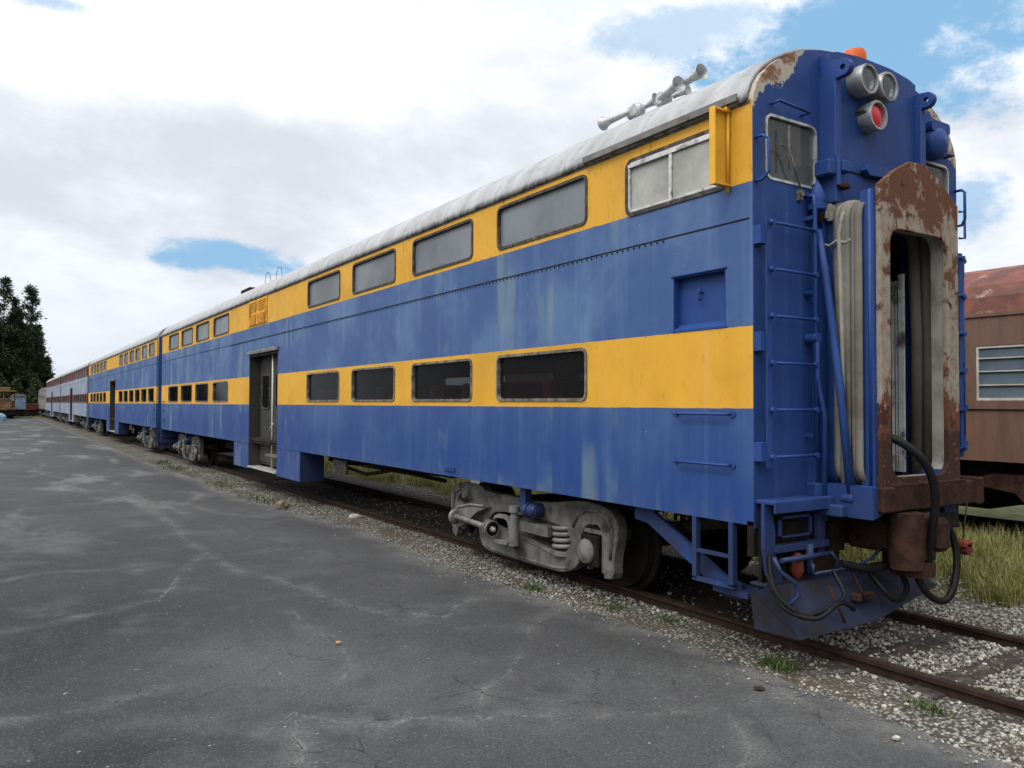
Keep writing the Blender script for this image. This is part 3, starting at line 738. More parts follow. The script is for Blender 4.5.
g = B(); g.box(.835, .868, YF + .02, YF + .13, 1.2, 3.50); g.box(1.95, 1.98, YF + .02, YF + .13, 1.2, 3.53); g.tube([(.835, YF + .05, 1.2), (.835, YF + .05, 3.5)], .014, 6)
g.box(1.65, 1.8, YF + .02, YF + .14, 1.27, 1.33)
P1('plate_stiffener', g, 'blue')
g = B(); ring_y(g, YF + .018, YF + .12, .985, 1.79, 1.29, 3.24, .13, .03, 6); P1('opening_liner', g, 'canvas2')
g = B(); g.bbox(.76, 2.10, YF - .10, YF - .012, 1.05, 1.24, .012); g.bbox(2.04, 2.14, YF - .12, YF + .1, 1.04, 1.26, .012); g.box(.9, 1.9, YF - .1, .03, 1.235, 1.25)
P1('buffer_beam', g, 'rust')
g = B(); g.prism([(.70, 1.0), (.70, 1.24), (.80, 1.24), (.82, 1.03)], 1, YF - .05, 0.); g.bbox(.62, .84, -.3, 0, 1.0, 1.09, .01); P1('support_bracket', g, 'blue')
g = B(); g.box(1.95, 2.12, -.35, 0, .95, 1.07); P1('support_bracket', g, 'blue')
# half open end door with worn edges
g = B(); g.bbox(1.80, 1.85, .07, .50, 1.12, 3.0, .008); P1('end_door', g, 'gasket2')
g = B()
for yy in (.04, .0, -.035): g.box(1.80, 1.82, yy, yy + .018, 1.28, 2.93)
g.box(1.79, 1.81, -.10, -.05, 1.28, 2.98)
P1('door_edge_strip', g, 'white_strip')
g = B(); pts = [(.99 + .05 * (k % 2), -.25 + .02 * k, 1.5 + .14 * k) for k in range(8)]
for a, b in zip(pts, pts[1:]): g.tube([a, b], .007, 5)
P1('folding_gate', g, 'alu')
g = B(); g.cyl((1.35, -.1, 3.12), (0, -1, -.3), .03, .05, 10); g.tube([(1.15, .0, 3.14), (1.3, -.05, 3.12), (1.5, -.02, 3.05)], .02, 6); P1('gangway_latch', g, 'silver')
g = B(); g.box(.3, W - .3, 1.2, 1.23, 1.1, 3.3); g.box(.6, .63, .06, 1.2, 1.1, 3.3); g.box(2.3, 2.33, .06, 1.2, 1.1, 3.3); P1('vestibule', g, 'int')

# hoses at the coupler
def hang(pts, r, name, mat='black', n=10, steps=8):
    P = [Vector(p) for p in pts]; out = []
    for i in range(len(P) - 1):
        p0 = P[max(i - 1, 0)]; p1 = P[i]; p2 = P[i + 1]; p3 = P[min(i + 2, len(P) - 1)]
        for k in range(steps):
            t = k / steps
            out.append(.5 * ((2 * p1) + (p2 - p0) * t + (2 * p0 - 5 * p1 + 4 * p2 - p3) * t * t + (3 * p1 - p0 - 3 * p2 + p3) * t ** 3))
    out.append(P[-1]); g = B(); g.tube(out, r, n); return P1(name, g, mat)
hang([(1.0, -.35, 1.62), (1.04, -.5, 1.58), (1.14, -.62, 1.45), (1.22, -.66, 1.3), (1.26, -.66, 1.1), (1.27, -.62, .85), (1.28, -.58, .62)], .032, 'power_cable')
hang([(1.28, -.55, .98), (1.50, -.62, .90), (1.55, -.66, .7), (1.48, -.68, .48), (1.38, -.66, .36), (1.22, -.62, .42), (1.15, -.55, .62), (1.20, -.5, .85)], .027, 'air_hose')
hang([(.0, -.12, .62), (.02, -.25, .40), (.15, -.42, .34), (.35, -.45, .42), (.5, -.42, .40), (.62, -.4, .34)], .018, 'air_hose')
hang([(.05, -.1, .75), (.0, -.2, .5), (.1, -.36, .36), (.3, -.42, .40), (.48, -.42, .46), (.52, -.3, .62)], .016, 'air_hose')
hang([(.95, -.25, .62), (1.0, -.42, .42), (1.10, -.46, .36), (1.22, -.45, .46), (1.2, -.3, .68)], .022, 'air_hose')
hang([(.62, -.3, .66), (.90, -.36, .60), (1.2, -.4, .62)], .03, 'air_hose')
# coupler
g = B()
g.bbox(1.12, 1.26, -.52, .0, .70, .98, .02); g.bbox(1.05, 1.40, -.60, -.38, .64, 1.02, .03)
g.cyl((1.06, -.55, .62), (0, 0, 1), .12, .42, 16); g.bbox(1.34, 1.5, -.66, -.42, .72, .98, .04)
g.cyl((1.22, -.5, .55), (0, 0, 1), .16, .10, 16)
P1('coupler', g, 'rust')
g = B(); g.box(.0, W, .0, .06, .72, .98); g.box(.75, .95, -.1, .3, .70, 1.0); g.box(1.9, 2.08, -.1, .3, .70, 1.0); g.bbox(.78, 2.0, -.34, .0, .98, 1.05, .01); P1('end_sill', g, 'dark')
# corner step and frame under the near corner
g = B(); g.bbox(.01, .72, -.19, -.0, 1.115, 1.145, .006); g.box(.01, .72, -.195, -.175, 1.06, 1.13); st = P1('platform_step', g, 'blue')
g = B()
g.prism([(.0, 1.12), (.07, 1.12), (.12, .92), (.12, .75), (.28, .34), (.17, .34), (.03, .62), (.0, .8)], 1, -.10, -.07)
g.prism([(.62, 1.1), (.72, 1.1), (.70, .7), (.62, .7)], 1, -.10, -.06)
g.box(.10, .70, -.14, -.06, .76, .81); g.tube([(.10, -.17, .71), (.70, -.17, .71)], .02, 8); g.tube([(.66, -.18, .72), (.74, -.18, .66), (.72, -.18, .58)], .014, 6)
g.tube([(.03, -.16, .74), (.05, -.2, .64), (.18, -.24, .55), (.2, -.24, .46), (.12, -.22, .40)], .016, 8)
g.box(.15, .52, -.12, -.10, .86, .875); g.box(.15, .17, -.12, -.1, .86, 1.02); g.box(.5, .52, -.12, -.1, .86, 1.02); g.box(.15, .52, -.12, -.10, 1.0, 1.02)
g.tube([(.45, -.15, .80), (.45, -.15, .58)], .03, 8)
P1('corner_bracket', g, 'blue')
g = B(); g.tube([(.42, -.2, .585), (.80, -.26, .60), (1.0, -.3, .66), (1.1, -.32, .74)], .013, 6); g.tube([(.42, -.2, .585), (.42, -.2, .66)], .013, 6); P1('uncoupling_lever', g, 'blue')
g = B(); g.lathe([(0, .02), (.03, .045), (.14, .05), (.2, .02), (.21, 0)], (.34, -.12, .74), (0, 0, -1), 12); P1('drain_cock', g, 'redbit')
g = B(); g.box(.05, .75, -.03, .0, .40, 1.12); P1('corner_plate', g, 'dark')
# side stirrup step, brace and grab irons
g = B(); g.box(.0, .05, .58, .625, .46, .95); g.box(.0, .05, .20, .245, .46, .95); g.box(.0, .05, .2, .625, .44, .47); g.box(.0, .04, .245, .58, .67, .695); P1('stirrup_step', g, 'blue')
g = B(); g.prism([(1.45, .95), (1.45, .82), (1.28, .80), (.62, .46), (.38, .34), (.22, .34), (.22, .46), (.40, .50), (1.2, .90), (1.2, .95)], 0, .12, .16); g.box(.05, .3, .1, .45, .38, .42); P1('diagonal_brace', g, 'blue')
g = B()
for z in (1.775, 1.385):
    g.tube([(.0, .78, z), (-.055, .78, z), (-.055, .21, z), (.0, .21, z)], .011, 8)
    for yy in (.80, .19): g.cyl((-.01, yy, z), (1, 0, 0), .025, .012, 8)
P1('side_grab_iron', g, 'blue')
g = B(); g.box(-.02, 0, 4.60, 4.86, 1.015, 1.06); P1('jacking_pad', g, 'blue')
g = B(); g.box(-.008, .0, 4.0, 4.2, .915, .95); P1('hanger_tab', g, 'silver')
# plough
g = B()
pv = [(.02, -.10, .52), (.90, -.20, .52), (1.75, -.12, .50), (.10, -.32, .17), (.98, -.36, .20), (2.02, -.24, .32), (.03, .05, .44), (.05, .03, .18)]
g.add(pv, [(0, 3, 4, 1), (1, 4, 5, 2), (6, 7, 3, 0)])
g.add([(.02, -.10, .52), (.90, -.20, .52), (1.75, -.12, .50), (1.75, .05, .50), (.9, .0, .52), (.02, .05, .52)], [(0, 1, 4, 5), (1, 2, 3, 4)])
pl = P1('plough', g, 'plough'); q = pl.modifiers.new('s', 'SOLIDIFY'); q.thickness = .018; q.offset = 0
for a_ in ((.62, .95), (1.6, 1.8)):
    g = B(); g.bbox(*a_, -.06, .0, .45, .75, .01); P1('plough_bracket', g, 'rust')
g = B(); g.tube([(.75, -.28, .62), (.80, -.38, .38)], .01, 6); P1('wire', g, 'rust')
g = B(); g.bbox(.75, .95, -.36, -.28, .36, .42, .01); P1('hook', g, 'rust')
g = B(); g.tube([(.5, -.28, .50), (.52, -.40, .25)], .012, 6); P1('wire', g, 'rust')
# red glad hand hung on a rod at the right
g = B(); g.tube([(1.90, -.56, 1.06), (1.88, -.55, .9), (1.86, -.55, .78)], .006, 5); P1('hanging_rod', g, 'rust')
g = B(); g.bbox(1.80, 1.92, -.60, -.5, .70, .76, .015); g.cyl((1.86, -.6, .69), (0, 1, 0), .045, .08, 10); P1('hose_coupling', g, 'redbit')
g = B(); g.tube([(1.82, -.55, .72), (1.72, -.58, .69), (1.62, -.58, .74), (1.55, -.55, .80)], .006, 5); P1('wire', g, 'dark')

# roof and side fittings of the cab car
g = B()
def rz_pt(x, y, lift=.012): return (x, y, roof_z(x) + lift)
for (ya, yb) in ((1.02, 1.95),):
    xs_ = [.05, .11, .20, .31, .44]
    vs = [rz_pt(x, y, .022) for y in (ya, yb) for x in xs_]
    k = len(xs_); g.add(vs, [(i, i + 1, k + i + 1, k + i) for i in range(k - 1)])
    for y in (ya, yb): g.tube([rz_pt(x, y, .02) for x in xs_], .016, 6)
    g.tube([rz_pt(.45, ya, .02), rz_pt(.45, yb, .02)], .02, 6); g.tube([rz_pt(.05, ya, .01), rz_pt(.05, yb, .01)], .02, 6)
ht = P1('roof_hatch', g, simple('dull_hatch_metal', (.27, .27, .265), .6, .1, .3, 5, (.09, .085, .08))); q = ht.modifiers.new('s', 'SOLIDIFY'); q.thickness = .02; q.offset = -1
g = B(); g.bbox(-.06, -.0, .10, 2.0, 4.155, 4.185, .006); g.box(-.062, -.05, .10, 2.0, 4.155, 4.21); P1('drip_rail', g, 'silver')
# sliding cab window
w = (.24, 1.43, 3.53, 4.035)
g = B(); ring(g, -.012, .04, w[0] + .03, w[1] - .03, w[2] + .03, w[3] - .03, .05, .036); f = P1('cab_window', g, 'rubber')
g = B(); ring(g, -.012, .03, w[0] + .06, w[1] - .06, w[2] + .05, w[3] - .05, .03, .022); g.box(-.014, .02, .84, .875, w[2] + .03, w[3] - .03); g.box(-.02, .015, w[0] + .04, w[1] - .04, w[3] - .075, w[3] - .045); g.build('window_frame', M['alu'], f)
g = B(); g.box(.0, .006, w[0] + .05, .85, w[2] + .04, w[3] - .05); g.box(.012, .018, .86, w[1] - .05, w[2] + .04, w[3] - .05); g.build('pane', M['glass_cab'], f)
# wind deflector plate
g = B(); g.bbox(-.175, -.0, .235, .25, 3.53, 4.12, .004); g.bbox(-.185, -.172, .20, .26, 3.525, 4.125, .004); g.tube([(-.02, .22, 3.48), (-.02, .22, 4.17)], .014, 8); g.box(-.17, -.01, .20, .25, 4.105, 4.12); g.box(-.17, -.01, .2, .25, 3.53, 3.545); g.cyl((-.05, .22, 4.13), (1, 0, 0), .02, .06, 8)
P1('wind_deflector', g, 'yellow')
# recessed access pocket
g = B(); y0, y1, z0, z1 = .27, .83, 2.465, 2.9
g.box(.075, .085, y0, y1, z0, z1); g.box(.0, .08, y0 - .004, y0 + .004, z0, z1); g.box(.0, .08, y1 - .004, y1 + .004, z0, z1); g.box(.0, .08, y0, y1, z1 - .004, z1 + .004)
g.add([(.0, y0, z0), (.0, y1, z0), (.08, y1, z0 + .05), (.08, y0, z0 + .05)], [(0, 1, 2, 3)])
g.tube([(-.004, y0 - .02, z1 + .012), (-.004, y1 + .02, z1 + .012)], .010, 6); g.cyl((.03, .58, 2.76), (1, 0, 0), .012, .05, 8); g.tube([(.045, .58, 2.80), (.04, .60, 2.72), (.045, .57, 2.69)], .009, 5)
g.box(-.006, .0, y0 - .02, y1 + .02, z0 - .02, z0 - .002)
P1('recessed_panel', g, 'blue')
# horns
def trumpet(g, base, bell, r):
    b = Vector(base); e = Vector(bell); d = e - b; l = d.length
    g.lathe([(0, 0), (0, .028), (l * .2, .026), (l * .75, .038), (l * .9, .052), (l * .97, r * .8), (l, r), (l + .006, r), (l - .004, r * .85), (l * .9, .04), (l * .8, 0)], b, d, 18)
def horn(yb, bells, label_):
    g = B(); x = .85
    g.cyl((x, yb, roof_z(x) - .01), (0, 0, 1), .05, .13, 12); g.bbox(x - .09, x + .09, yb - .09, yb + .09, roof_z(x) - .01, roof_z(x) + .03, .01)
    g.lathe([(0, 0), (0, .06), (.03, .085), (.09, .085), (.12, .06), (.12, 0)], (x - .06, yb, roof_z(x) + .20), (1, 0, 0), 16)
    h = P1('horn', g, 'horn')
    for bp in bells:
        q = B(); trumpet(q, (bp[3], yb + (.03 if bp[1] > yb else -.03), bp[4]), bp[:3], .078); q.build('trumpet', M['horn'], h)
horn(1.84, [(.80, 1.28, 4.99, .82, 4.93), (.72, 1.50, 4.93, .76, 4.90), (1.0, 1.66, 4.99, .95, 4.96)], 'a')
horn(2.24, [(.80, 2.74, 4.93, .82, 4.93), (.95, 2.06, 5.0, .92, 4.97), (.98, 2.46, 4.99, .95, 4.96)], 'b')
g = B(); g.bbox(.62, .78, 1.0, 2.7, roof_z(.7) - .02, roof_z(.7) + .02, .01); P1('horn_rail', g, 'roof')
# louvre panel above the side door, roof vent and wire hoops
g = B(); g.bbox(-.02, .0, 12.86, 14.30, 3.56, 4.12, .006)
for a, b in ((12.9, 13.56), (13.62, 14.26)):
    for c, d in ((3.59, 3.82), (3.86, 4.09)):
        for k in range(5):
            zz = c + (d - c) * (k + .2) / 5; g.box(-.034, -.02, a + .04, b - .04, zz, zz + .022)
P1('louvre_panel', g, simple('yellow_louvre_paint', (.62, .30, .03), .6, 0, .2, 4, (.25, .12, .03)))
g = B(); g.bbox(.42, .68, 16.0, 16.8, 4.60, 4.72, .02); P1('roof_vent', g, 'dark')
for y0_, s_ in ((14.9, .5), (14.0, .5)):
    g = B()
    for xx in (.5, .95): g.tube([rz_pt(xx, y0_, 0), (xx, y0_ - .1, 4.86), (xx, y0_ - .25, 4.90), (xx, y0_ - .4, 4.86), rz_pt(xx, y0_ - s_, 0)], .006, 5)
    P1('roof_hoop', g, 'rust')

# ------------------------------------------------------------------ low grey coach at the tail, brown coach on the right
def coach(name, root, o, x0, w, y0, y1, zb, ze, zt, side, roofm, wins, pane, near_side=-1, slats=False, belt=None, trim=None):
    xs = x0 if near_side < 0 else x0 + w
    g = MB(o)
    ys = sorted({y0, y1} | {a for q in wins for a in q[:2]}); zs = sorted({zb, ze} | {a for q in wins for a in q[2:]})
    for a, b in zip(ys, ys[1:]):
        for c, d in zip(zs, zs[1:]):
            if any(q[0] <= a < q[1] and q[2] <= c < q[3] for q in wins): continue
            g.box(xs, xs + .06, a, b, c, d)
    g.box(x0 + w - .05, x0 + w, y0, y1, zb, ze)
    g.box(x0 + .062, x0 + w - .052, y0, y0 + .05, zb, ze); g.box(x0 + .062, x0 + w - .052, y1 - .05, y1, zb, ze)
    g.build('side_wall', side, root)
    g = MB(o); n_ = 14; prof = [(x0 - .02 + (w + .04) * (1 - math.cos(PI * k / n_)) / 2, ze + (zt - ze) * math.sin(PI * k / n_) ** .8) for k in range(n_ + 1)]
    g.prism(prof, 1, y0 - .05, y1 + .05); g.build('roof', roofm, root)
    for (a, b, c, d) in wins:
        f = MB(o); f.box(xs + .01, xs + .05, a, b, c - .0, c + .035); f.box(xs + .01, xs + .05, a, b, d - .035, d); f.box(xs + .01, xs + .05, a, a + .03, c + .035, d - .035); f.box(xs + .01, xs + .05, b - .03, b, c + .035, d - .035)
        if slats:
            for fz in (.27, .52, .76): f.box(xs + .005, xs + .03, a + .03, b - .03, c + (d - c) * fz, c + (d - c) * fz + .016)
        f = f.build('window', trim or M['alu'], root)
        p = MB(o); p.box(xs + .036, xs + .04, a + .02, b - .02, c + .02, d - .02); p.build('pane', pane, f)
    g = MB(o); g.box(x0 + .05, x0 + w - .05, y0 + .05, y1 - .05, zb + .02, zb + .08); g.build('floor', M['int'], root)
    if belt:
        g = MB(o); g.box(xs - .03, xs, y0, y1, belt - .03, belt + .03); g.box(xs - .025, xs, y0, y1, ze - .03, ze + .02); g.build('belt_rail', side, root)
tail = empty('coach', (CX, 4 * PITCH + .3, 0), 'low plain grey coach at the far end of the train', 'railway car')
coach('t', tail, (CX, 4 * PITCH + .3, 0), .05, W - .1, 4 * PITCH + .3, 4 * PITCH + 22, 1.0, 3.35, 4.0, simple('dull_grey_coach_side', (.22, .21, .20), .6, 0, .2, .8, (.13, .11, .1)), M['silver'],
      [(4 * PITCH + 2 + 3. * k, 4 * PITCH + 4 + 3. * k, 2.2, 2.8) for k in range(6)], M['glass_low'])
for yc in (3.52, 18.0):
    t = copy_tree(t0, tail); t.location = (0, yc - 3.52, 0)

n = NT('brown_coach_paint'); v = n.coord(); X = n.sep(v)
c = n.mix(n.mr(n.noise(n.scale(v, (1, 3, .6)), 2, 5, .6), .35, .7), (.135, .072, .050), (.09, .050, .036))
c = n.mix(n.math('MULTIPLY', n.mr(n.noise(n.scale(v, (1, 5, .5)), 2.5, 5, .65), .48, .7), n.mr(X[2], 2.0, 1.6, 0, .75)), c, (.19, .08, .038))
brown = n.fin(c, .62, 0, n.bump(n.noise(v, 3, 3, .5), .2, .01))
n = NT('rusted_red_roof'); v = n.coord()
a = n.noise(v, 1.7, 8, .68, .5)
c = n.mix(n.mr(a, .38, .6), (.20, .062, .042), (.09, .035, .028))
c = n.mix(n.mr(n.noise(v, 2.6, 8, .7), .55, .68, 0, .8), c, (.42, .33, .29))
redroof = n.fin(c, .8, 0, n.bump(a, .4, .02))
BX = 6.95
bc = empty('coach', (BX + 1.5, 1., 0), 'brown heavyweight coach with a rusted red roof on the next track', 'railway car')
wins = [(y, y + 1.5, 1.93, 2.70) for y in (-9.35, -7.0, -4.5, -2.05, .44, 3.3, 5.8, 8.3, 10.8)]
wins = [(-1.9, -.5, 1.93, 2.70) if w_[0] == -2.05 else w_ for w_ in wins]
coach('b', bc, (BX + 1.5, 1., 0), BX, 3.0, -12., 14.5, 1.08, 3.14, 3.98, brown, redroof, wins, M['glass_slat'], slats=True, belt=1.84, trim=simple('pale_window_trim', (.42, .40, .35), .6, 0, .2, 6))
g = MB((BX + 1.5, 1., 0)); g.box(BX + .3, BX + 2.7, -11.5, 14., .8, 1.08); g.bbox(BX + .8, BX + 2.2, -2.4, 1.9, .42, .85, .03); g.bbox(BX + .25, BX + 1.2, -6., -3.2, .4, .85, .03); g.bbox(BX + .9, BX + 2.2, 2.2, 4.6, .3, .85, .03); g.bbox(BX + .15, BX + 1.0, 5, 7.5, .35, .9, .03); g.build('underframe', M['dark'], bc)
g = MB((BX + 1.5, 1., 0))
for xx in (BX + .12,):
    g.prism([(-2.6, .75), (-2.2, .9), (1.8, .9), (2.2, .75), (1.5, .65), (1.2, .35), (.9, .35), (.7, .62), (-1.1, .62), (-1.3, .35), (-1.6, .35), (-1.9, .65)], 0, xx, xx + .12)
for yy in (-1.45, 1.05): g.cyl((BX + .05, yy, .46), (1, 0, 0), .14, .12, 14)
g.cyl((BX + .02, 2.3, .85), (0, 1, 0), .09, .8, 12)
g.build('truck_frame', M['rust'], bc)
for yy in (-1.45, 1.05, 10.0, 12.5):
    g = MB((BX + 1.5, 1., 0)); g.cyl((BX + .66, yy, .46), (1, 0, 0), .46, .1, 32); g.cyl((BX + 2.24, yy, .46), (1, 0, 0), .46, .1, 32); g.cyl((BX + .3, yy, .46), (1, 0, 0), .08, 2.4, 10); g.build('wheelset', M['dark'], bc)
g = MB((BX + 1.5, 1., 0)); g.bbox(BX + .02, BX + .14, .3, .6, .72, .84, .02); g.bbox(BX + .02, BX + .12, -.2, .0, .60, .72, .02); g.cyl((BX + .02, .9, .78), (1, 0, 0), .09, .1, 12); g.build('brake_gear', M['redbit'], bc)

# ------------------------------------------------------------------ distant rolling stock at the left
yl = simple('faded_yellow_paint', (.13, .085, .04), .7, 0, .35, 1, (.08, .045, .02))
lo = empty('locomotive', (-4.2, 112, -.1), 'small faded yellow locomotive standing far off below the trees', 'locomotive')
O = (-4.2, 112, -.1); g = MB(O)
g.bbox(-5.6, -2.8, 108, 118, .9, 1.15, .03); g.bbox(-5.0, -3.4, 109.5, 113.5, 1.15, 2.3, .05); g.build('hood', yl, lo)
g = MB(O)
g.box(-5.45, -3.0, 113.5, 116.5, 1.15, 2.05); 
for yy in (113.5, 116.4): 
    for c_ in (-5.45, -4.3, -3.1): g.box(c_, c_ + .12, yy, yy + .12, 2.05, 3.2)
g.bbox(-5.6, -2.85, 113.3, 116.7, 3.15, 3.35, .04); g.bbox(-4.9, -3.5, 113.8, 116.2, 3.35, 3.75, .04); g.build('cab', yl, lo)
g = MB(O); g.box(-5.5, -2.9, 108.2, 117.8, .3, .9)
for yy in (109.5, 111.2, 114.6, 116.3): g.cyl((-5.1, yy, .35), (1, 0, 0), .45, 1.9, 16)
g.build('chassis', M['dark'], lo)
bw = empty('tool_van', (-2.5, 120, -.1), 'small blue grey van body beside the yellow locomotive', 'railway wagon')
O = (-2.5, 120, -.1); g = MB(O); g.bbox(-3.4, -1.7, 119, 124, .9, 2.6, .05); g.build('body', simple('faded_blue_grey', (.16, .22, .32), .6, 0, .2, 1), bw)
g = MB(O); g.prism([(-3.5, 2.6), (-3.1, 2.95), (-2.0, 2.95), (-1.6, 2.6)], 1, 118.9, 124.1); g.build('roof', M['silver'], bw)
g = MB(O); g.box(-3.3, -1.8, 119.2, 123.8, .3, .9); g.build('chassis', M['dark'], bw)
rw = empty('flat_wagon', (-1., 126, -.1), 'low rust red wagon side between the blue van and the train', 'railway wagon')
O = (-1., 126, -.1); g = MB(O); g.bbox(-1.9, 1.2, 127, 131, .75, 1.7, .04)
for k in range(7): g.box(-1.85 + .48 * k, -1.77 + .48 * k, 126.95, 127, .75, 1.7)
g.build('side_board', simple('rust_red_wagon', (.10, .03, .02), .75, 0, .3, 1), rw)
g = MB(O); g.box(-1.8, 1.1, 127.1, 130.9, .2, .75); g.build('chassis', M['dark'], rw)
tk = empty('boat', (-4.75, 96, -.1), 'light blue upturned dinghy on the asphalt at the left edge', 'boat')
O = (-4.75, 96, -.1); g = MB(O); vs = []; fs = []
for k in range(9):
    t = k / 8; wd = .75 * math.sin(PI * (.12 + .8 * t)) ** .6; hh = .85 * (.75 + .25 * math.sin(PI * t))
    for a in range(7):
        th = PI * a / 6; vs.append((-4.75 + wd * math.cos(th) * 1.1, 95 + 3.4 * t, -.1 + hh * math.sin(th) ** .7))
for k in range(8):
    for a in range(6): fs.append((k * 7 + a, k * 7 + a + 1, (k + 1) * 7 + a + 1, (k + 1) * 7 + a))
fs += [tuple(range(6, -1, -1)), tuple(56 + a for a in range(7))]
g.add(vs, fs); g.build('hull', simple('pale_blue_paint', (.16, .27, .33), .5, 0, .1, 2), tk)
g = MB(O); g.box(-4.78, -4.72, 94.98, 98.5, .70, .80); g.build('keel', M['silver'], tk)

# ------------------------------------------------------------------ ground
def edge_x(y):
    K = [(-40, -.1), (-2.5, .0), (-1.4, .02), (-.6, .08), (.1, .10), (.8, .22), (2.3, .08), (3.6, -.06), (5.3, .0), (7.7, .16), (9.8, -.05), (13, -.38), (18, -.36), (25, -.48), (40, -.5), (118, -.6), (200, -.6)]
    return float(np.interp(y, [k[0] for k in K], [k[1] for k in K])) + .035 * mn.noise(Vector((y * 2.3, 1.7, 0))) + .02 * mn.noise(Vector((y * 9, 4.7, 0)))
cracks = [
 [(-.06, 2.34), (-.30, 2.10), (-.62, 2.02), (-.96, 1.53), (-1.45, 1.05), (-1.9, .74), (-2.1, .5), (-2.2, .3)],
 [(-2.2, .3), (-2.0, .33), (-1.6, .02), (-1.3, -.1), (-1.02, -.28), (-.75, -.42), (-.45, -.40), (-.1, -.5), (.1, -.62)],
 [(-.06, 2.34), (-.71, 2.97), (-1.24, 2.23 + .3), (-1.8, 3.18), (-1.95, 4.51), (-2.3, 5.6), (-2.4, 7)],
 [(-2.2, .3), (-2.5, .55), (-2.75, .5), (-3.1, 1.0), (-3.4, .8)],
 [(-2.35, 3.5), (-2.40, 2.9), (-2.36, 2.2), (-2.44, 1.71), (-2.6, 1.45)],
 [(-2.4, 7.0), (-2.45, 8.21), (-2.3, 9.5), (-2.36, 11.9), (-2.6, 14.5)],
 [(-2.4, 7.0), (-3.0, 5.6), (-3.3, 4.7), (-4.0, 4.3), (-4.9, 4.0)],
 [(-1.0, 14.), (-1.6, 12.6), (-1.4, 11.), (-.8, 9.8), (-.1, 9.0)],
 [(-6, 2.2), (-5.1, 1.9), (-4.3, 1.75), (-3.6, 1.95)], [(-7, 6.5), (-5.4, 6.0), (-4.2, 6.6), (-3.3, 6.3)],
 [(-.75, -.42), (-1.1, -.95), (-1.7, -1.15), (-2.2, -1.1)], [(-3.1, 1.0), (-3.3, .3), (-3.1, -.3), (-3.5, -1.0)]]
random.seed(3)
for k in range(46):
    x = random.uniform(-26, -.6); y = random.uniform(13, 100); a = random.uniform(0, 2 * PI); pts = []
    for j in range(random.randint(5, 12)):
        pts.append((x, y)); a += random.uniform(-.7, .7); s_ = .5 + y * .03; x += math.cos(a) * s_; y += math.sin(a) * s_ * 1.6
    cracks.append(pts)
def grow(a, b, d, sp):
    out = [a]
    while out[-1] < b: out.append(out[-1] + d); d *= sp
    return out
ys = grow(-6, 12.5, .045, 1.0) + grow(12.6, 124, .06, 1.035)
xs = [-x for x in grow(.0, 6.2, .042, 1.0)][::-1]
xl = [-x for x in grow(6.3, 70, .06, 1.09)][::-1]
xs = np.array(xl + xs); ys = np.array(ys)
XX, YY = np.meshgrid(xs, ys)
ex = np.array([edge_x(y) for y in ys])
wgt = np.clip((XX + 1.0) / 1.0, 0, 1); XX = XX + wgt * ex[:, None]
def seg_d(px, py, pts):
    d = np.full(px.shape, 1e3)
    for (ax, ay), (bx_, by) in zip(pts, pts[1:]):
        vx, vy = bx_ - ax, by - ay; L2 = vx * vx + vy * vy + 1e-9
        t = np.clip(((px - ax) * vx + (py - ay) * vy) / L2, 0, 1)
        d = np.minimum(d, np.hypot(px - ax - t * vx, py - ay - t * vy))
    return d
jx = np.array([[0]]);
nx_ = .02 * np.sin(XX * 7.3 + 2.1 * np.sin(YY * 5.1)) + .014 * np.sin(YY * 17 + 3 * np.sin(XX * 11)); ny_ = .02 * np.sin(YY * 6.1 + 1.7 * np.sin(XX * 6.7)) + .014 * np.sin(XX * 19 + 2 * np.sin(YY * 13))
CD = np.full(XX.shape, 1e3)
for cpts in cracks: CD = np.minimum(CD, seg_d(XX + nx_, YY + ny_, cpts))
ED = ex[:, None] - XX
ZZ = -.115 + .012 * np.sin(XX * .9 + 1.3 * np.sin(YY * .5)) * np.clip(-XX, 0, 1) - .02 * np.exp(-np.clip(ED, 0, 9) * 8)
ny, nx = XX.shape
V = np.stack([XX, YY, ZZ], -1).reshape(-1, 3)
idx = np.arange(ny * nx).reshape(ny, nx)
F = np.stack([idx[:-1, :-1], idx[:-1, 1:], idx[1:, 1:], idx[1:, :-1]], -1).reshape(-1, 4)
def np_mesh(name, V, F, mat, attrs={}, smooth=False):
    me = bpy.data.meshes.new(name)
    k = F.shape[1]
    me.vertices.add(len(V)); me.vertices.foreach_set('co', V.astype(np.float32).ravel())
    me.loops.add(F.size); me.loops.foreach_set('vertex_index', F.astype(np.int32).ravel())
    me.polygons.add(len(F)); me.polygons.foreach_set('loop_start', np.arange(0, F.size, k, dtype=np.int32)); me.polygons.foreach_set('loop_total', np.full(len(F), k, np.int32))
    me.update(calc_edges=True); me.validate()
    for a, arr in attrs.items():
        at = me.attributes.new(a, 'FLOAT', 'POINT'); at.data.foreach_set('value', arr.astype(np.float32).ravel())
    me.polygons.foreach_set('use_smooth', [smooth] * len(me.polygons))
    me.materials.append(mat); ob = bpy.data.objects.new(name, me); COL.objects.link(ob); return ob
n = NT('old_asphalt'); v = n.coord(); X = n.sep(v)
cd = n.attr('crack'); ed = n.attr('edge')
big = n.noise(v, .33, 5, .6); mid = n.noise(v, 1.3, 6, .62); fine = n.noise(v, 55, 3, .7); ag = n.vor(v, 70)
tn_ = n.attr('tone')
c = n.mix(n.math('MULTIPLY_ADD', n.math('SUBTRACT', big, .5), 1.3, tn_, clamp=True), (.013, .0135, .0145), (.080, .081, .083))
c = n.mix(n.mr(mid, .48, .72, 0, .65), c, (.092, .094, .096))
c = n.mix(n.mr(n.noise(v, 3.3, 5, .6), .52, .7, 0, .45), c, (.03, .03, .032))
wear = n.math('MULTIPLY', n.mr(cd, .17, .0), n.mr(n.noise(v, 2.6, 6, .7), .36, .68))
